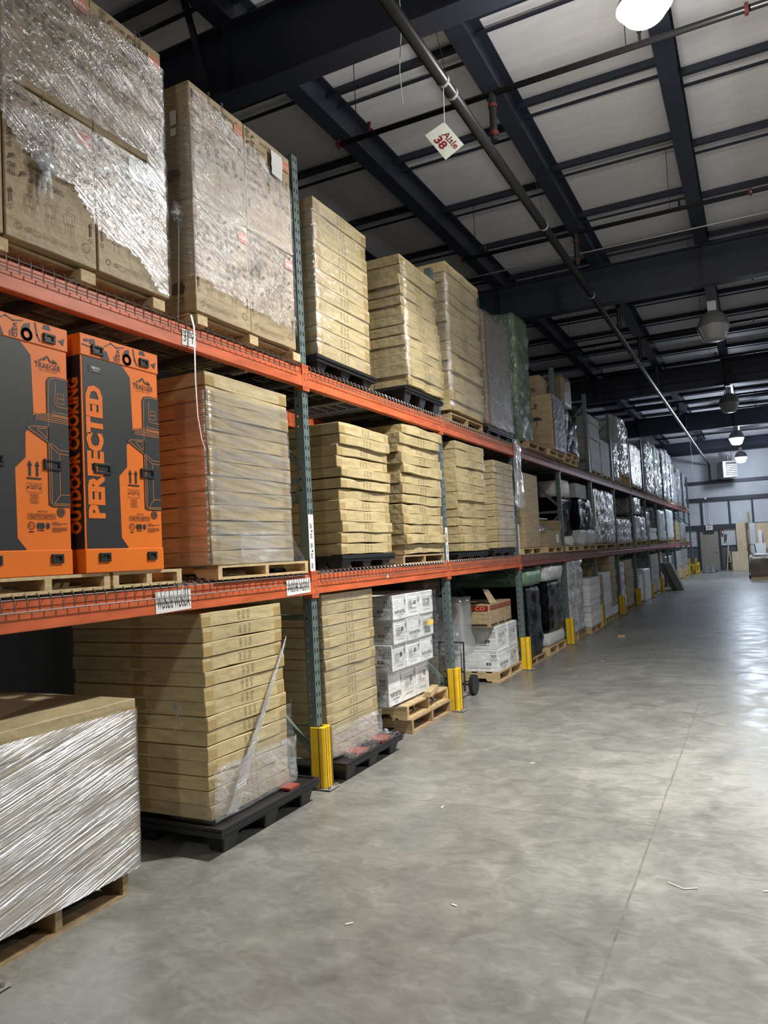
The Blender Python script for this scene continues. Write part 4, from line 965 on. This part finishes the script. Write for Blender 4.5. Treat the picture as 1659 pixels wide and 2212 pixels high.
# ================================================================== UPPER LEVEL
ZU=3.194
W_narrow=lambda a,b: b-a<.3
def grill_cartons(x1,ys,zs,depth,ref,grp,stick):
    for i,(za,zb) in enumerate(zip(zs,zs[1:])):
        for j,(ya,yb) in enumerate(zip(ys,ys[1:])):
            x=x1+random.uniform(-.006,.006); b=carton_mb(x-depth,x,ya+.003,yb-.003,za+.003,zb-.003,.004,6)
            nm=['left','middle','right'][j] if len(ys)==4 else ['left','right'][j]
            o=b.build('printed_carton',m_cardp,label='large printed brown carton, %s %s, %s'%(['lower','upper'][i],nm,ref),cat='carton',group=grp,bevel=.004); LOC[o.name]=o.location.copy()
            if W_narrow(ya,yb): continue
            rnd=random.Random(i*10+j+len(ref)); f=Face((x,ya,za),(0,1,0),(0,0,1),.0055); W=yb-ya; H=zb-za
            words=['GRILL','FUMER','AHUMAR','ASAR','SMOKE','ROAST','BBQ','SAUCHER','BAKE','BRAISE','GR','ILL','HORNEAR']
            for r in range(7):
                a=.02; zz=H*(.40+.083*r)
                while a<W-.07:
                    wd=rnd.choice(words)
                    if rnd.random()<.22: a+=.05; continue
                    if rnd.random()<.25 and a<W-.1: f.text(wd,a+.022,zz,H*.13,.022,.01,math.pi/2); a+=.036
                    elif rnd.random()<.3: f.text('GR',a,zz+.030,.045,.026,.03).text('ILL',a+.004,zz-.002,.04,.026,.03); a+=.058
                    elif rnd.random()<.25:
                        f.poly([(a,zz),(a+.015,zz+.035),(a+.032,zz+.038),(a+.045,zz+.018),(a+.03,zz+.024),(a+.018,zz+.012)]); a+=.055
                    else:
                        L=min(W-.03-a,rnd.uniform(.07,.12)); f.text(wd,a,zz+rnd.uniform(0,.012),L,rnd.uniform(.014,.028),.008); a+=L+.012
            for c in (.03,W-.04): f.arrow(c,H*.22,.075,.022); f.circ(c,H*.19,.010,.0022,n=10)
            for k in range(3):
                a=W*(.2+.22*k); f.frame(a,H*.24,a+.05,H*.31,.0022).line([(a+.01,H*.24),(a+.006,H*.18)],.0022).line([(a+.04,H*.24),(a+.044,H*.18)],.0022).circ(a+.025,H*.345,.010,.0018,n=10)
            f.text('CE',.11,H*.075,.03,.022,.008).circ(.07,H*.09,.015,.0025,n=12).frame(.15,H*.07,.19,H*.10,.0022)
            for k in range(4):
                for q in range(3): f.line([(.20+.055*k,H*.075+q*.010),(.245+.055*k,H*.075+q*.010)],.002)
            f.circ(W-.07,H*.13,.024,.0025,n=12)
            f.build('printing',m_inkb,o)
            f=Face((x,ya,za),(0,1,0),(0,0,1),.006); f.rect(W-.115,H-.125,W-.015,H-.055); op=f.build('orange_panel',m_orangeink,o)
            f=Face((x,ya,za),(0,1,0),(0,0,1),.0068); f.frame(W-.108,H-.118,W-.022,H-.062,.002).text('TRAEGER',W-.10,H-.103,.07,.022,.01); f.build('panel_lettering',m_paper,op)
            if j==0:
                f=Face((x-.30,ya+.003,za),(1,0,0),(0,0,1),.0045); f.frame(.12,.07,.2,.10,.002).poly([(.12,.13),(.2,.13),(.22,.17),(.19,.205),(.13,.205),(.10,.17)]).rect(.0,.30,.10,.55); f.build('side_printing',m_inkb,o)
# far-left pair
for k,(ya,yb) in enumerate([(1.70,2.30),(2.24,2.24)][:1]): pass
wood_pallet(X0,.03,2.20,3.33,ZU+.004,.085,'wooden block pallet under the large wrapped cartons at top left',block=True)
grill_cartons(.03,[2.00,2.285,2.83,3.36][1:] if False else [2.285,2.825,3.365],[3.285,4.06,4.80],1.05,'top left wrapped load','large printed cartons at top left',0)
grill_cartons(.03,[2.09,2.28],[3.285,4.06,4.80],1.05,'outermost column at top left','large printed cartons at top left',0)
film('stretch_film','bright shiny crinkled film around the large printed cartons at top left',[(.042,2.09),(.042,3.36),(.03,3.375),(-.5,3.375)],3.30,4.72,F_diag,amp=.012,seed=51,cell=.025,
     mask=lambda s,z:(z>3.84-.50*(s-.15)+.04*math.sin(s*14)) and not (4.045<z<4.075 and s>.3 and s<1.1) and z<4.72-.12*max(0,s-.9)-.02*math.sin(s*9))
tuft('film_tail','torn film tail hanging on the large cartons at top left',(.06,2.50,3.72),.05,F_sheet,.22)
film('white_patch','white paper pad under the film on the top left cartons',[(.045,3.06),(.045,3.34)],3.90,4.03,m_paper,amp=.002,cat='paper')
film('delivery_paper','white sheet taped high on the cartons at the top left corner',[(.045,2.17),(.045,2.29)],4.50,4.66,m_paper,amp=.001,cat='paper')
wood_pallet(X0,.04,3.60,4.77,ZU+.004,.085,'wooden block pallet under the wrapped cartons left of nearest post',block=True)
grill_cartons(.03,[3.60,4.17,4.74],[3.285,4.02,4.78],1.0,'upper load by nearest post','large printed cartons left of nearest post',0)
film('stretch_film','bright shiny film around the large upper cartons left of nearest post',[(-.55,3.585),(.025,3.585),(.042,3.60),(.042,4.74),(.02,4.757),(-.2,4.757)],3.40,4.76,F_crink,amp=.010,seed=55,cell=.025,
     mask=lambda s,z:(s<.58 and 3.5<z<4.5) or (s>=.58 and z>3.50-.08*(s-.6) and z<4.74-.20*max(0,(s-.7)) ) )
tuft('film_knot','crumpled clear film knot on the near side of the upper load',(-.06,3.58,3.92),.06,F_sheet,.12)
MB().tube([(-.06,3.575,3.86),(-.07,3.57,3.5),(-.09,3.57,3.2)],.005,5).build('twisted_film_string',m_white,label='thin twisted film string hanging down beside the upper load',cat='string')
film('delivery_paper','folded white paper tucked under film on the upper load by nearest post',[(.055,4.46),(.055,4.60)],4.54,4.72,m_paper,amp=.012,cat='paper')
MB().box(-.10,-.055,3.574,3.578,4.50,4.59).box(-.10,-.06,3.574,3.578,4.43,4.475).build('white_sticker',m_paper,label='white barcode sticker high on the near side of the upper load',cat='sticker')
refU2='upper stack right of nearest post'
plastic_pallet(X0,.06,4.98,6.0,ZU+.004,.12,'black plastic pallet under the upper stack right of nearest post',True)
t2(X0,.03,5.05,5.96,3.33,4.635,11,refU2,jit=.006,lean=(0,.02))
film('stretch_film','thin film and torn edge on the upper stack right of nearest post',wrap_path(.03,5.05,5.96,.1),3.34,4.6,F_light,amp=.012,seed=61)
refU3='upper stack left of second post'
plastic_pallet(-1.0,.07,6.60,7.58,ZU+.004,.16,'black plastic pallet under the upper stack left of second post')
t2(-1.0,.09,6.64,7.57,3.37,4.68,13,refU3,jit=.022,lean=(-.02,-.03),crush=.004,rough=.01,gapf=.04)
film('stretch_film','thin clear film over the upper stack left of second post',wrap_path(.11,6.62,7.58,.3),3.45,4.6,F_light,amp=.012,seed=62)
refU4='tall upper stack right of second post'
wood_pallet(X0,.0,7.98,9.1,ZU+.004,.11,'wooden pallet under the tall upper stack right of second post',m_pined)
t2(X0,.03,7.96,9.08,3.33,5.06,15,refU4,jit=.022,crush=.006,rough=.009,gapf=.03)
film('stretch_film','crinkled clear film over the tall upper stack right of second post',wrap_path(.045,7.96,9.1,.2),3.36,5.0,F_crink,amp=.012,seed=63)
plastic_pallet(X0,.02,9.25,10.35,ZU+.004,.12,'black plastic pallet under the brown filmed load left of green one')
load('wrapped_load','brown carton load tightly wound in shiny film beside the green wrapped one',X0,.03,9.28,10.35,3.33,4.88,m_brownwrap,amp=.006,r=.02,cell=.05)
film('stretch_film','streaky clear film on the front of the brown upper load',[(.05,9.29),(.05,10.34)],3.34,4.86,F_crink,amp=.008,seed=66)
wood_pallet(X0,.1,10.9,11.95,ZU+.004,.10,'wooden pallet under the green wrapped load',m_pined)
load('wrapped_load','tall load wrapped in green plastic sheet on the upper level',X0,.04,10.72,11.45,3.30,5.22,m_greenwrap,amp=.03,r=.05,cell=.05)
load('hanging_film_bag','long crumpled clear film hanging from the upper beam at the third post',.03,.12,10.20,10.46,2.28,3.25,m_clearbag,amp=.035,r=.04,cell=.04,cat='film scrap',taper=.35)
# umbrella carton
wood_pallet(-1.0,.13,12.0,13.1,ZU+.004,.10,'wooden pallet under the brown carton with umbrella symbol')
b=carton_mb(-1.0,.15,12.25,13.11,3.31,4.24,.003,4); o=b.build('fragile_carton',m_cardp,label='big brown carton marked FRAGILE with an umbrella symbol, upper level',cat='carton',bevel=.004); LOC[o.name]=o.location.copy()
f=Face((-1.0,12.25,3.31),(1,0,0),(0,0,1),.005); f.text('FRAGILE',.42,.70,.50,.08,.015)
f.poly([(.80,.50),(.98,.50),(.96,.535),(.93,.555),(.89,.563),(.85,.555),(.82,.535)]).line([(.89,.50),(.89,.41),(.875,.395),(.86,.405)],.008)
f.arrow(.72,.12,.16,.05).rect(.68,.09,.80,.105); f.build('printing',m_ink,o)
film('stretch_film','dark shiny streaky film on the front of the umbrella carton',[(.165,12.26),(.165,13.10),(.12,13.12)],3.31,4.22,film_mat('stretch_film_dim',ang=-25,shine=.6,haze=.12,tcol=(.35,.35,.36),scale=(3,30)),amp=.01,seed=71)
b=carton_mb(-1.0,-.12,12.6,13.1,4.245,4.66,.003,4); o=b.build('brown_carton',m_cardp,label='dark brown carton lettered ProTeam behind the fourth post on the umbrella carton',cat='carton',bevel=.004); LOC[o.name]=o.location.copy()
f=Face((-1.0,12.6,4.245),(1,0,0),(0,0,1),.005); f.text('ProTeam',.35,.12,.45,.11,.01); f.build('lettering',m_ink,o)
load('wrapped_load','small carton in dark film at the very top beside the fourth post',-.25,.12,13.35,14.0,4.24,4.78,m_brownwrap,amp=.01,r=.02,cell=.05)
load('wrapped_load','black plastic wrapped load right of the umbrella carton',-.9,.04,13.45,14.75,3.42,4.20,m_blackwrap,amp=.05,r=.08,cell=.06)
wood_pallet(-1.0,.06,13.4,14.4,ZU+.004,.10,'lower wooden pallet under the black wrapped upper load')
wood_pallet(-1.0,.08,13.45,14.5,ZU+.106,.10,'upper wooden pallet under the black wrapped upper load')
#@@FAR
# ================================================================== FLOOR, bays 3 and 4
wood_pallet(-1.1,0,10.5,11.5,0,.10,'wooden pallet under the black and green wrapped floor load',m_pined)
load('wrapped_load','tall black film wrapped floor load right of the third post',-1.1,0,10.56,11.42,.11,1.13,m_blackwrap,amp=.03,r=.05,cell=.06)
load('green_bag','green plastic bag capping the black floor load right of third post',-1.12,.02,10.54,11.44,1.16,1.36,m_greenbag,amp=.03,r=.06,cell=.05,cat='bag')
wood_pallet(-1.1,.0,11.75,12.85,0,.13,'wooden pallet under the black load with white skirt')
load('white_bag','white plastic skirt around the bottom of the black floor load',-1.1,-.0,11.76,12.82,.14,.33,m_whitebag,amp=.02,r=.05,cell=.05,cat='bag')
load('wrapped_load','black film wrapped floor load with white cap left of fourth post',-1.09,-.0,11.78,12.80,.36,1.14,m_blackwrap,amp=.03,r=.05,cell=.05)
load('white_bag','white plastic bag capping the black floor load left of fourth post',-1.1,.02,11.74,12.86,1.17,1.39,m_whitebag,amp=.03,r=.06,cell=.05,cat='bag')
def simple(kind,label,y0,y1,z0,z1,x1=0,depth=1.05,pal=None,n=5,ref=None,mat=None,amp=.03,group=None,cols=1):
    if pal is not None:
        wood_pallet(x1-depth,x1,y0,y1,pal,max(.06,z0-pal-.003),'wooden pallet below '+' '.join(label.split()[:12]),m_pine if random.random()<.6 else m_pined)
    if kind=='stack':
        W=(y1-y0)/cols
        for c in range(cols):
            rf=label if cols==1 else label+', '+['near column','far column'][c]
            stack(x1-depth,x1,y0+c*W,y0+(c+1)*W-.004,z0,z1,n,rf,mat,jit=.012,kind=ref or 'carton',seg=2,group='cartons of the '+label,gapf=.03)
    else:
        load('wrapped_load',label,x1-depth,x1,y0,y1,z0,z1,mat,amp=amp,r=.035,cell=.06 if y0<26 else .1,group=group,fr=1.9,ridge=((z1-z0)/.21,.012) if mat is m_silver else None)
FL=0
simple('load','pale film wrapped column load right of the fourth post on the floor',13.32,13.85,.13,1.46,mat=m_silver,pal=0,amp=.04)
simple('load','second pale film wrapped column beside the white carton pile',13.90,14.50,.13,1.46,mat=m_silver,pal=0,amp=.04)
simple('stack','floor pile left of fifth post',14.75,15.80,.13,1.06,mat=m_whitebox,pal=0,n=7,ref='white carton',x1=.06)
simple('stack','small high pile at fifth post',15.99,16.5,1.06,1.33,n=2,mat=m_cardp,ref='small brown carton',depth=.5,x1=-.1)
simple('stack','brown floor pile right of fifth post',16.0,16.55,.12,1.06,mat=m_cardp,pal=0,n=4,ref='brown carton')
simple('stack','white floor pile right of fifth post',16.62,17.40,.12,1.10,mat=m_whitebox,pal=0,n=7,ref='white carton')
simple('stack','tall brown floor pile in sixth bay',17.45,18.2,.30,1.43,mat=m_cardp,n=7,ref='brown carton')
simple('stack','base of tall brown pile in sixth bay',17.45,18.2,.12,.29,mat=m_whitebox,pal=0,n=1,ref='white carton')
simple('load','grey film wrapped floor load beside the sixth yellow guard',18.78,19.45,.12,1.24,mat=m_silver,pal=0)
simple('stack','brown wrapped floor pile in seventh bay',19.55,20.75,.13,1.28,mat=m_cardp,pal=0,n=5,ref='brown carton')
simple('stack','low white pile right of the seventh guard',21.65,22.3,.08,.80,mat=m_whitebox,n=4,ref='white carton',x1=.02)
load('white_appliance','tall white appliance with a dark seam on the floor in eighth bay',-.7,.05,22.6,23.9,0,.92,m_white,amp=.003,r=.02,cat='appliance')
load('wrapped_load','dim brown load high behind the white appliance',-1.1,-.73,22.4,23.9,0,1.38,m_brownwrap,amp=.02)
simple('stack','mixed grey pile in ninth bay',24.5,26.6,.13,1.30,mat=m_greybox,pal=0,n=6,ref='grey carton',cols=2)
simple('stack','beige pile in tenth bay',27.1,29.2,.13,1.32,mat=m_cardp,pal=0,n=6,ref='beige carton',cols=1,x1=-.15)
load('grey_bin','grey plastic bin high up behind the leaning slabs',-.8,-.1,29.9,31.8,0,1.12,m_greym,amp=.002,r=.02,cat='bin')
simple('stack','far end white floor pile, near part',32.7,35.2,.12,1.27,mat=m_silver,pal=0,n=7,ref='film wrapped white carton')
simple('stack','far end white floor pile, far part',35.45,38.0,.12,1.30,mat=m_silver,pal=0,n=7,ref='film wrapped white carton')
# leaning slabs
for k,(xa,ya,xt) in enumerate([(.36,27.75,-.12),(.56,27.45,.14)]):
    b=MB(); b.slabY([(xa-.12,0),(xa+.10,0),(xt+.14,.95),(xt-.08,.95)],ya-.0,ya+.55)
    b.build('leaning_slab',plain('grey_slab',(.22,.22,.215),.6,var=.1),label='grey flat package leaning against the rack, %s of two'%['rear','front'][k],cat='package',group='leaning grey packages')
# ================================================================== MIDDLE far
wood_pallet(-1.05,.0,10.62,11.66,ZM+.004,.10,'wooden pallet under the tall plain brown carton')
b=carton_mb(-1.0,0,10.75,11.6,1.715,2.83,.003,4); o=b.build('tall_carton',m_cardp,label='tall plain brown carton on the middle level right of third post',cat='carton',bevel=.004)
wood_pallet(-1.05,.02,11.95,13.0,ZM+.004,.10,'wooden pallet under the open brown box, middle level')
t=thing('open_box','open brown box with raised flaps holding scraps, middle level','carton',(-.4,12.3,1.715))
b=MB().box(-.8,-.79,11.98,12.95,1.715,1.98).box(-.01,0,11.98,12.95,1.715,1.98).box(-.79,-.01,11.98,11.99,1.715,1.93).box(-.79,-.01,12.94,12.95,1.715,2.0).box(-.79,-.01,11.99,12.94,1.715,1.725); b.build('box_body',m_cardp,t)
MB().add([(0,12.5,1.98),(0,12.95,1.98),(.05,13.05,2.14),(.05,12.6,2.05)],[(0,1,2,3)]).build('flap',m_cardp,t); MB().add([(-.8,12.95,2.0),(0,12.95,2.0),(0,13.02,2.16),(-.7,13.02,2.2)],[(0,1,2,3)]).build('flap',m_cardp,t)
f=Face((0,12.5,1.72),(0,1,0),(0,0,1),.002); f.rect(.1,.06,.3,.2); f.build('white_label',m_paper,t)
load('scrap_film','crumpled clear scraps inside the open brown box',-.6,-.1,12.05,12.6,1.80,2.06,m_clearbag,amp=.05,cat='film scrap')
b=MB().box(-.7,-.1,11.95,12.5,2.17,2.185); b.build('white_sheet',m_white,label='thin white board lying above the open brown box',cat='board')
load('wrapped_load','black shiny wrapped bundles deep behind the open brown box',-1.1,-.6,11.9,13.0,2.2,2.9,m_blackwrap,amp=.05)
wood_pallet(-1.05,.05,13.25,14.3,ZM+.004,.10,'wooden pallet under the white rolls'); wood_pallet(-1.05,.05,14.5,15.85,ZM+.004,.10,'wooden pallet under the white plastic bag load')
for k in range(4):
    b=MB().tube([(-.5,13.42+k*.2,1.80),(.05-.03*k,13.42+k*.2,1.80)],.085,16); b.build('white_roll',m_white,label='white plastic roll, %s of four in a row, middle level'%['nearest','second','third','farthest'][k],cat='roll',group='white rolls on the middle level')
load('white_bag','white plastic bag load on the middle level left of fifth post',-1.0,.05,14.35,15.85,1.712,2.0,m_whitebag,amp=.05,cat='bag',cell=.06)
load('wrapped_load','black wrapped load above the white bag, middle level',-1.0,0,14.5,15.85,2.02,2.62,m_blackwrap,amp=.05,cell=.06)
load('wrapped_load','black wrapped lumps behind the white rolls, middle level',-1.0,-.1,13.3,14.4,1.9,2.6,m_blackwrap,amp=.05,cell=.06)
load('white_bucket','white plastic bucket with dark band on black load, middle level',-.5,-.02,13.4,14.0,2.61,2.9,m_white,amp=.006,r=.1,cat='bucket')
b=carton_mb(-.7,-.05,14.6,15.6,2.64,2.92,.004,3); b.build('wrapped_carton',m_greybox,label='grey film wrapped carton on top of the black middle load',cat='carton')
simple('load','big brown cartons under shiny film, middle level sixth bay',16.05,18.55,1.71,2.9,mat=m_brownwrap,pal=ZM+.004,amp=.04)
simple('load','clear film wrapped bulging load, middle level seventh bay',18.9,21.1,1.72,2.31,mat=m_silver,pal=ZM+.004,amp=.06)
simple('stack','middle level seventh bay behind film',19.0,20.2,2.36,2.80,mat=m_cardp,n=2,ref='small brown carton',depth=.5,x1=-.3)
simple('load','pale silver wrapped load, middle level eighth bay',21.9,24.1,1.75,2.45,mat=m_silver,pal=ZM+.004,amp=.05)
simple('load','upright silver wrapped roll on the pale load, eighth bay',21.9,23.2,2.53,2.98,mat=m_silver,amp=.04)
simple('stack','middle level ninth bay',24.8,26.6,1.78,2.15,mat=m_whitebox,pal=ZM+.004,n=3,ref='white carton')
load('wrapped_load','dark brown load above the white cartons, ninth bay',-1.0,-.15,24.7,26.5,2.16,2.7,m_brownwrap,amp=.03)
simple('load','rounded white wrapped load, middle level tenth bay',27.6,29.5,1.73,2.8,mat=m_whitewrap,pal=ZM+.004,amp=.06)
simple('load','tall white draped load, middle level eleventh bay',30.1,32.4,1.76,2.9,mat=m_whitewrap,pal=ZM+.004,amp=.05)
simple('stack','middle level twelfth bay',33.3,35.2,1.74,2.5,mat=m_cardp,pal=ZM+.004,n=4,ref='beige carton')
simple('load','pale wrapped load, middle level thirteenth bay',35.9,38.0,1.74,2.5,mat=m_silver,pal=ZM+.004,amp=.03)
# ================================================================== UPPER far
simple('stack','wrapped upper pile at fifth post',16.1,17.2,3.3,4.48,mat=m_greybox,pal=ZU+.004,n=7,ref='grey carton')
simple('stack','upper pile behind fifth post',14.95,15.8,3.3,4.45,mat=m_greybox,pal=ZU+.004,n=6,ref='dim grey carton',x1=-.35,depth=.7)
wood_pallet(-1.05,0,17.4,18.5,ZU+.004,.09,'wooden pallet under the large plain grey carton, upper level sixth bay')
b=carton_mb(-1.0,-.02,17.4,18.5,3.3,4.1,.003,3); b.build('grey_carton',m_greybox,label='large plain grey carton with tied film, upper level sixth bay',cat='carton')
simple('load','white film wrapped column, upper level at sixth post',18.9,19.7,3.3,4.3,mat=m_silver,pal=ZU+.004,amp=.05)
simple('load','very tall film wrapped load, upper level seventh bay',19.95,21.3,3.5,5.0,mat=m_silver,pal=ZU+.004,amp=.05)
simple('load','dark film wrapped load sloping down, upper level eighth bay',21.75,23.9,3.3,4.55,mat=m_brownwrap,pal=ZU+.004,amp=.03)
for k,(ya,yb,zt) in enumerate([(24.9,25.9,4.85),(26.0,26.95,5.05),(27.3,28.2,5.1),(28.3,29.2,5.05),(29.9,30.9,5.2),(31.1,32.2,5.3),(32.65,33.5,5.2)]):
    simple('load','bright silver film wrapped column, upper level, %s of seven'%['nearest','second','third','fourth','fifth','sixth','farthest'][k],ya,yb,3.3,zt,mat=m_silver,pal=ZU+.004,amp=.06,group='silver wrapped columns')
simple('load','silver wrapped column topped by a brown carton, upper level',33.7,35.2,3.3,4.65,mat=m_silver,pal=ZU+.004,amp=.04)
b=carton_mb(-.9,-.1,33.8,35.2,4.67,5.02,.003,3); b.build('brown_carton',m_cardp,label='single brown carton on top of the silver columns, upper level',cat='carton')
simple('load','silver wrapped column second from the rack end, upper level',35.8,37.2,3.3,5.0,mat=m_silver,pal=ZU+.004,amp=.06)
simple('load','last silver wrapped column at the rack end, upper level',38.2,39.4,3.3,4.9,mat=m_silver,pal=ZU+.004,amp=.08)
#@@END
# ================================================================== end wall things
t=thing('unit_heater','grey box heater with slatted outlet hanging before the far wall','heater',(1.9,42.3,4.75))
def rotz(b,c,a):
    c=Vector(c); ca,sa=math.cos(a),math.sin(a)
    b.v=[Vector((c.x+(v.x-c.x)*ca-(v.y-c.y)*sa,c.y+(v.x-c.x)*sa+(v.y-c.y)*ca,v.z)) for v in b.v]; return b
hc=(1.9,42.3,0); ha=math.radians(20)
rotz(MB().box(1.55,2.25,42.0,42.7,4.78,5.62),hc,ha).build('casing',m_greym,t,bevel=.01)
b=MB()
for k in range(7): b.box(1.72,2.18,41.97,42.0,4.86+.09*k,4.90+.09*k)
rotz(b,hc,ha).build('louvre',m_white,t); rotz(MB().box(1.70,2.20,41.985,42.0,4.84,5.56),hc,ha).build('outlet',m_dark,t)
MB().tube([(1.9,42.6,5.6),(1.9,42.6,5.95),(1.6,42.6,6.05)],.05,10).build('flue',m_cond,t)
for xx in (1.7,2.1): MB().tube([(xx,42.3,5.6),(xx,42.3,6.9)],.01,5).build('hanger_rod',m_dark,t)
t=thing('exit_sign','small white EXIT sign with red letters above the far door','exit sign',(.73,43.6,2.16))
MB().box(.56,.90,43.58,43.66,2.16,2.40).build('sign_box',m_white,t)
f=Face((.56,43.58,2.16),(1,0,0),(0,0,1),.002); f.text('EXIT',.05,.06,.24,.12,.02); f.build('lettering',m_redink,t)
for xx in (.60,.87): MB().tube([(xx,43.62,2.40),(xx,43.58,2.46)],.035,8).build('emergency_light',m_white,t)
MB().tube([(.70,43.62,3.7),(.72,43.62,2.44)],.008,5).build('power_cord',m_dark,label='dark cord hanging from the girt down to the exit sign',cat='cord')
MB().box(.60,.70,43.6,43.66,3.82,3.94).build('sensor_box',m_white,label='small white sensor box on the girt above the exit sign',cat='sensor')
t=thing('fire_sign','small red and white fire sign right of the far door','sign',(1.36,43.7,1.9)); MB().box(1.31,1.42,43.68,43.70,1.88,2.16).build('sign_plate',m_redink,t); f=Face((1.31,43.68,1.88),(1,0,0),(0,0,1),.002); f.rect(.03,.05,.08,.2); f.build('symbol',m_paper,t)
MB().tube([(1.48,43.7,1.6),(1.5,43.7,1.9)],.06,8).build('hanging_coat',m_brownw,label='small brown item hanging beside the fire sign',cat='item')
for k,(xa,xb,xt) in enumerate([(1.52,1.57,1.60),(1.70,1.75,1.62)]): pass
t=thing('sawhorse','white wooden sawhorse frame standing by the far wall','sawhorse',(1.6,43.4,0))
MB().obox((1.46,43.4,0),(1.60,43.5,1.3),.05,.05,(0,1,0)).build('leg',m_ply,t); MB().obox((1.72,43.4,0),(1.62,43.5,1.0),.05,.05,(0,1,0)).build('leg',m_ply,t); MB().obox((1.50,43.4,.45),(1.68,43.4,.45),.03,.05,(0,1,0)).build('rung',m_ply,t)
def board(x0,x1,z1,y,mat,label,top=0):
    MB().add([(x0,y-.15,0),(x1,y-.15,0),(x1,y-.12,0),(x0,y-.12,0),(x0+top,y+.0,z1),(x1+top,y+.0,z1),(x1+top,y+.03,z1),(x0+top,y+.03,z1)],[(0,3,2,1),(4,5,6,7),(0,1,5,4),(1,2,6,5),(2,3,7,6),(3,0,4,7)]).build('wall_board',mat,label=label,cat='board',group='boards leaning at the far wall')
board(1.75,2.50,.97,43.1,m_ply,'square tan plywood board, shortest one leaning at the far wall')
board(2.02,2.48,2.45,43.5,m_ply,'tall tan plywood board standing behind the square board')
board(2.52,2.62,2.45,43.4,m_brownw,'dark brown plank leaning right of the tall plywood',-.06)
board(2.60,2.70,3.0,43.6,plain('olive_board',(.30,.28,.12),.6),'narrow olive board, the tallest one at the far wall')
board(2.66,2.92,2.42,43.5,m_liner,'pale grey board right of the brown plank')
board(2.93,3.60,2.40,43.55,m_ply,'wide tan board behind the cart at the right edge')
board(2.90,3.35,1.35,43.25,m_white,'low white board with a tan block behind the cart')
board(3.05,3.22,2.03,43.3,m_white,'narrow white strip board above the low white board')
board(2.55,2.68,.75,43.0,m_white,'small white board at floor right of the square plywood')
t=thing('flat_cart','wooden pallet cart carrying a film wrapped load at right','cart',(3.3,32.9,0))
MB().box(2.68,4.3,32.6,33.6,.06,.12).build('deck',m_pine,t); MB().box(2.68,4.3,32.6,32.7,0,.06).build('runner',m_pine,t); MB().box(2.68,4.3,33.5,33.6,0,.06).build('runner',m_pine,t)
load('wrapped_load','grey cardboard load in shiny film lying on the flat pallet at right',2.68,4.25,32.62,33.55,.125,.90,m_brownwrap,amp=.03,cell=.08)
load('film_scrap','white crumpled film on top of the load at right',2.85,3.4,32.7,33.2,.92,1.02,m_whitewrap,amp=.04,cat='film scrap')
t=thing('hand_truck','black hand truck with curved handle behind the load at right','hand truck',(2.62,34.0,0))
MB().tube([(2.60,33.9,.12),(2.68,33.9,.12)],.14,16).build('wheel',m_blackpl,t); MB().tube([(2.62,33.9,.2),(2.66,33.9,1.25),(2.72,33.9,1.4),(2.88,33.9,1.38),(2.92,33.9,1.05)],.018,8).build('handle',m_dark,t); MB().tube([(2.60,33.9,1.2),(2.78,33.9,1.0),(2.8,33.9,.8)],.015,8).build('rear_handle',m_dark,t)
load('tarp_pile','crumpled grey tarp heap on the floor left of the far door',.42,1.05,40.6,42.2,0,.30,plain('grey_tarp',(.10,.105,.11),.6,bump=.8,bscale=8),amp=.14,taper=.5,cat='tarp',cell=.1)
t=thing('end_guard','yellow tubular end-of-rack guard at the far end','guard',(.1,40.3,0))
for xx,yy in ((-.05,39.4),(.25,39.4),(.25,41.2)): MB().box(xx-.04,xx+.04,yy-.04,yy+.04,0,.8 if yy<40 else .55).build('post',m_yel,t)
MB().box(-.05,.29,39.37,39.43,.42,.52).build('rail',m_yel,t); MB().box(.22,.28,39.4,41.2,.42,.52).build('rail',m_yel,t); MB().box(.22,.28,39.4,41.2,.06,.14).build('rail',m_yel,t)
# floor litter
LT=[(1.02,4.72,'near the nearest yellow guard'),(1.62,3.45,'in the lower middle of the floor'),(1.3,5.9,'centre of the aisle'),(2.95,4.1,'right of the long floor joint'),(.9,11.3,'beside the fourth post'),(1.2,3.1,'bottom left of the aisle')]
for k,(x,y,w_) in enumerate(LT):
    b=MB(); a=random.uniform(0,3); L=random.uniform(.02,.06); b.obox((x,y,.003),(x+L*math.cos(a),y+L*math.sin(a),.003),.008,.004); b.build('wood_splinter',m_paper,label='tiny pale splinter on the concrete '+w_,cat='litter',group='floor litter')
b=MB().obox((2.52,4.05,.003),(2.60,4.0,.003),.006,.004).obox((2.60,4.0,.003),(2.66,4.03,.003),.006,.004); b.build('paper_strip',m_paper,label='thin curved white strip on the floor right of the long joint',cat='litter')
MB().box(.62,.74,14.2,14.34,0,.03).build('wood_scrap',m_pine,label='small wood scrap on the floor near the fourth yellow guard',cat='litter')
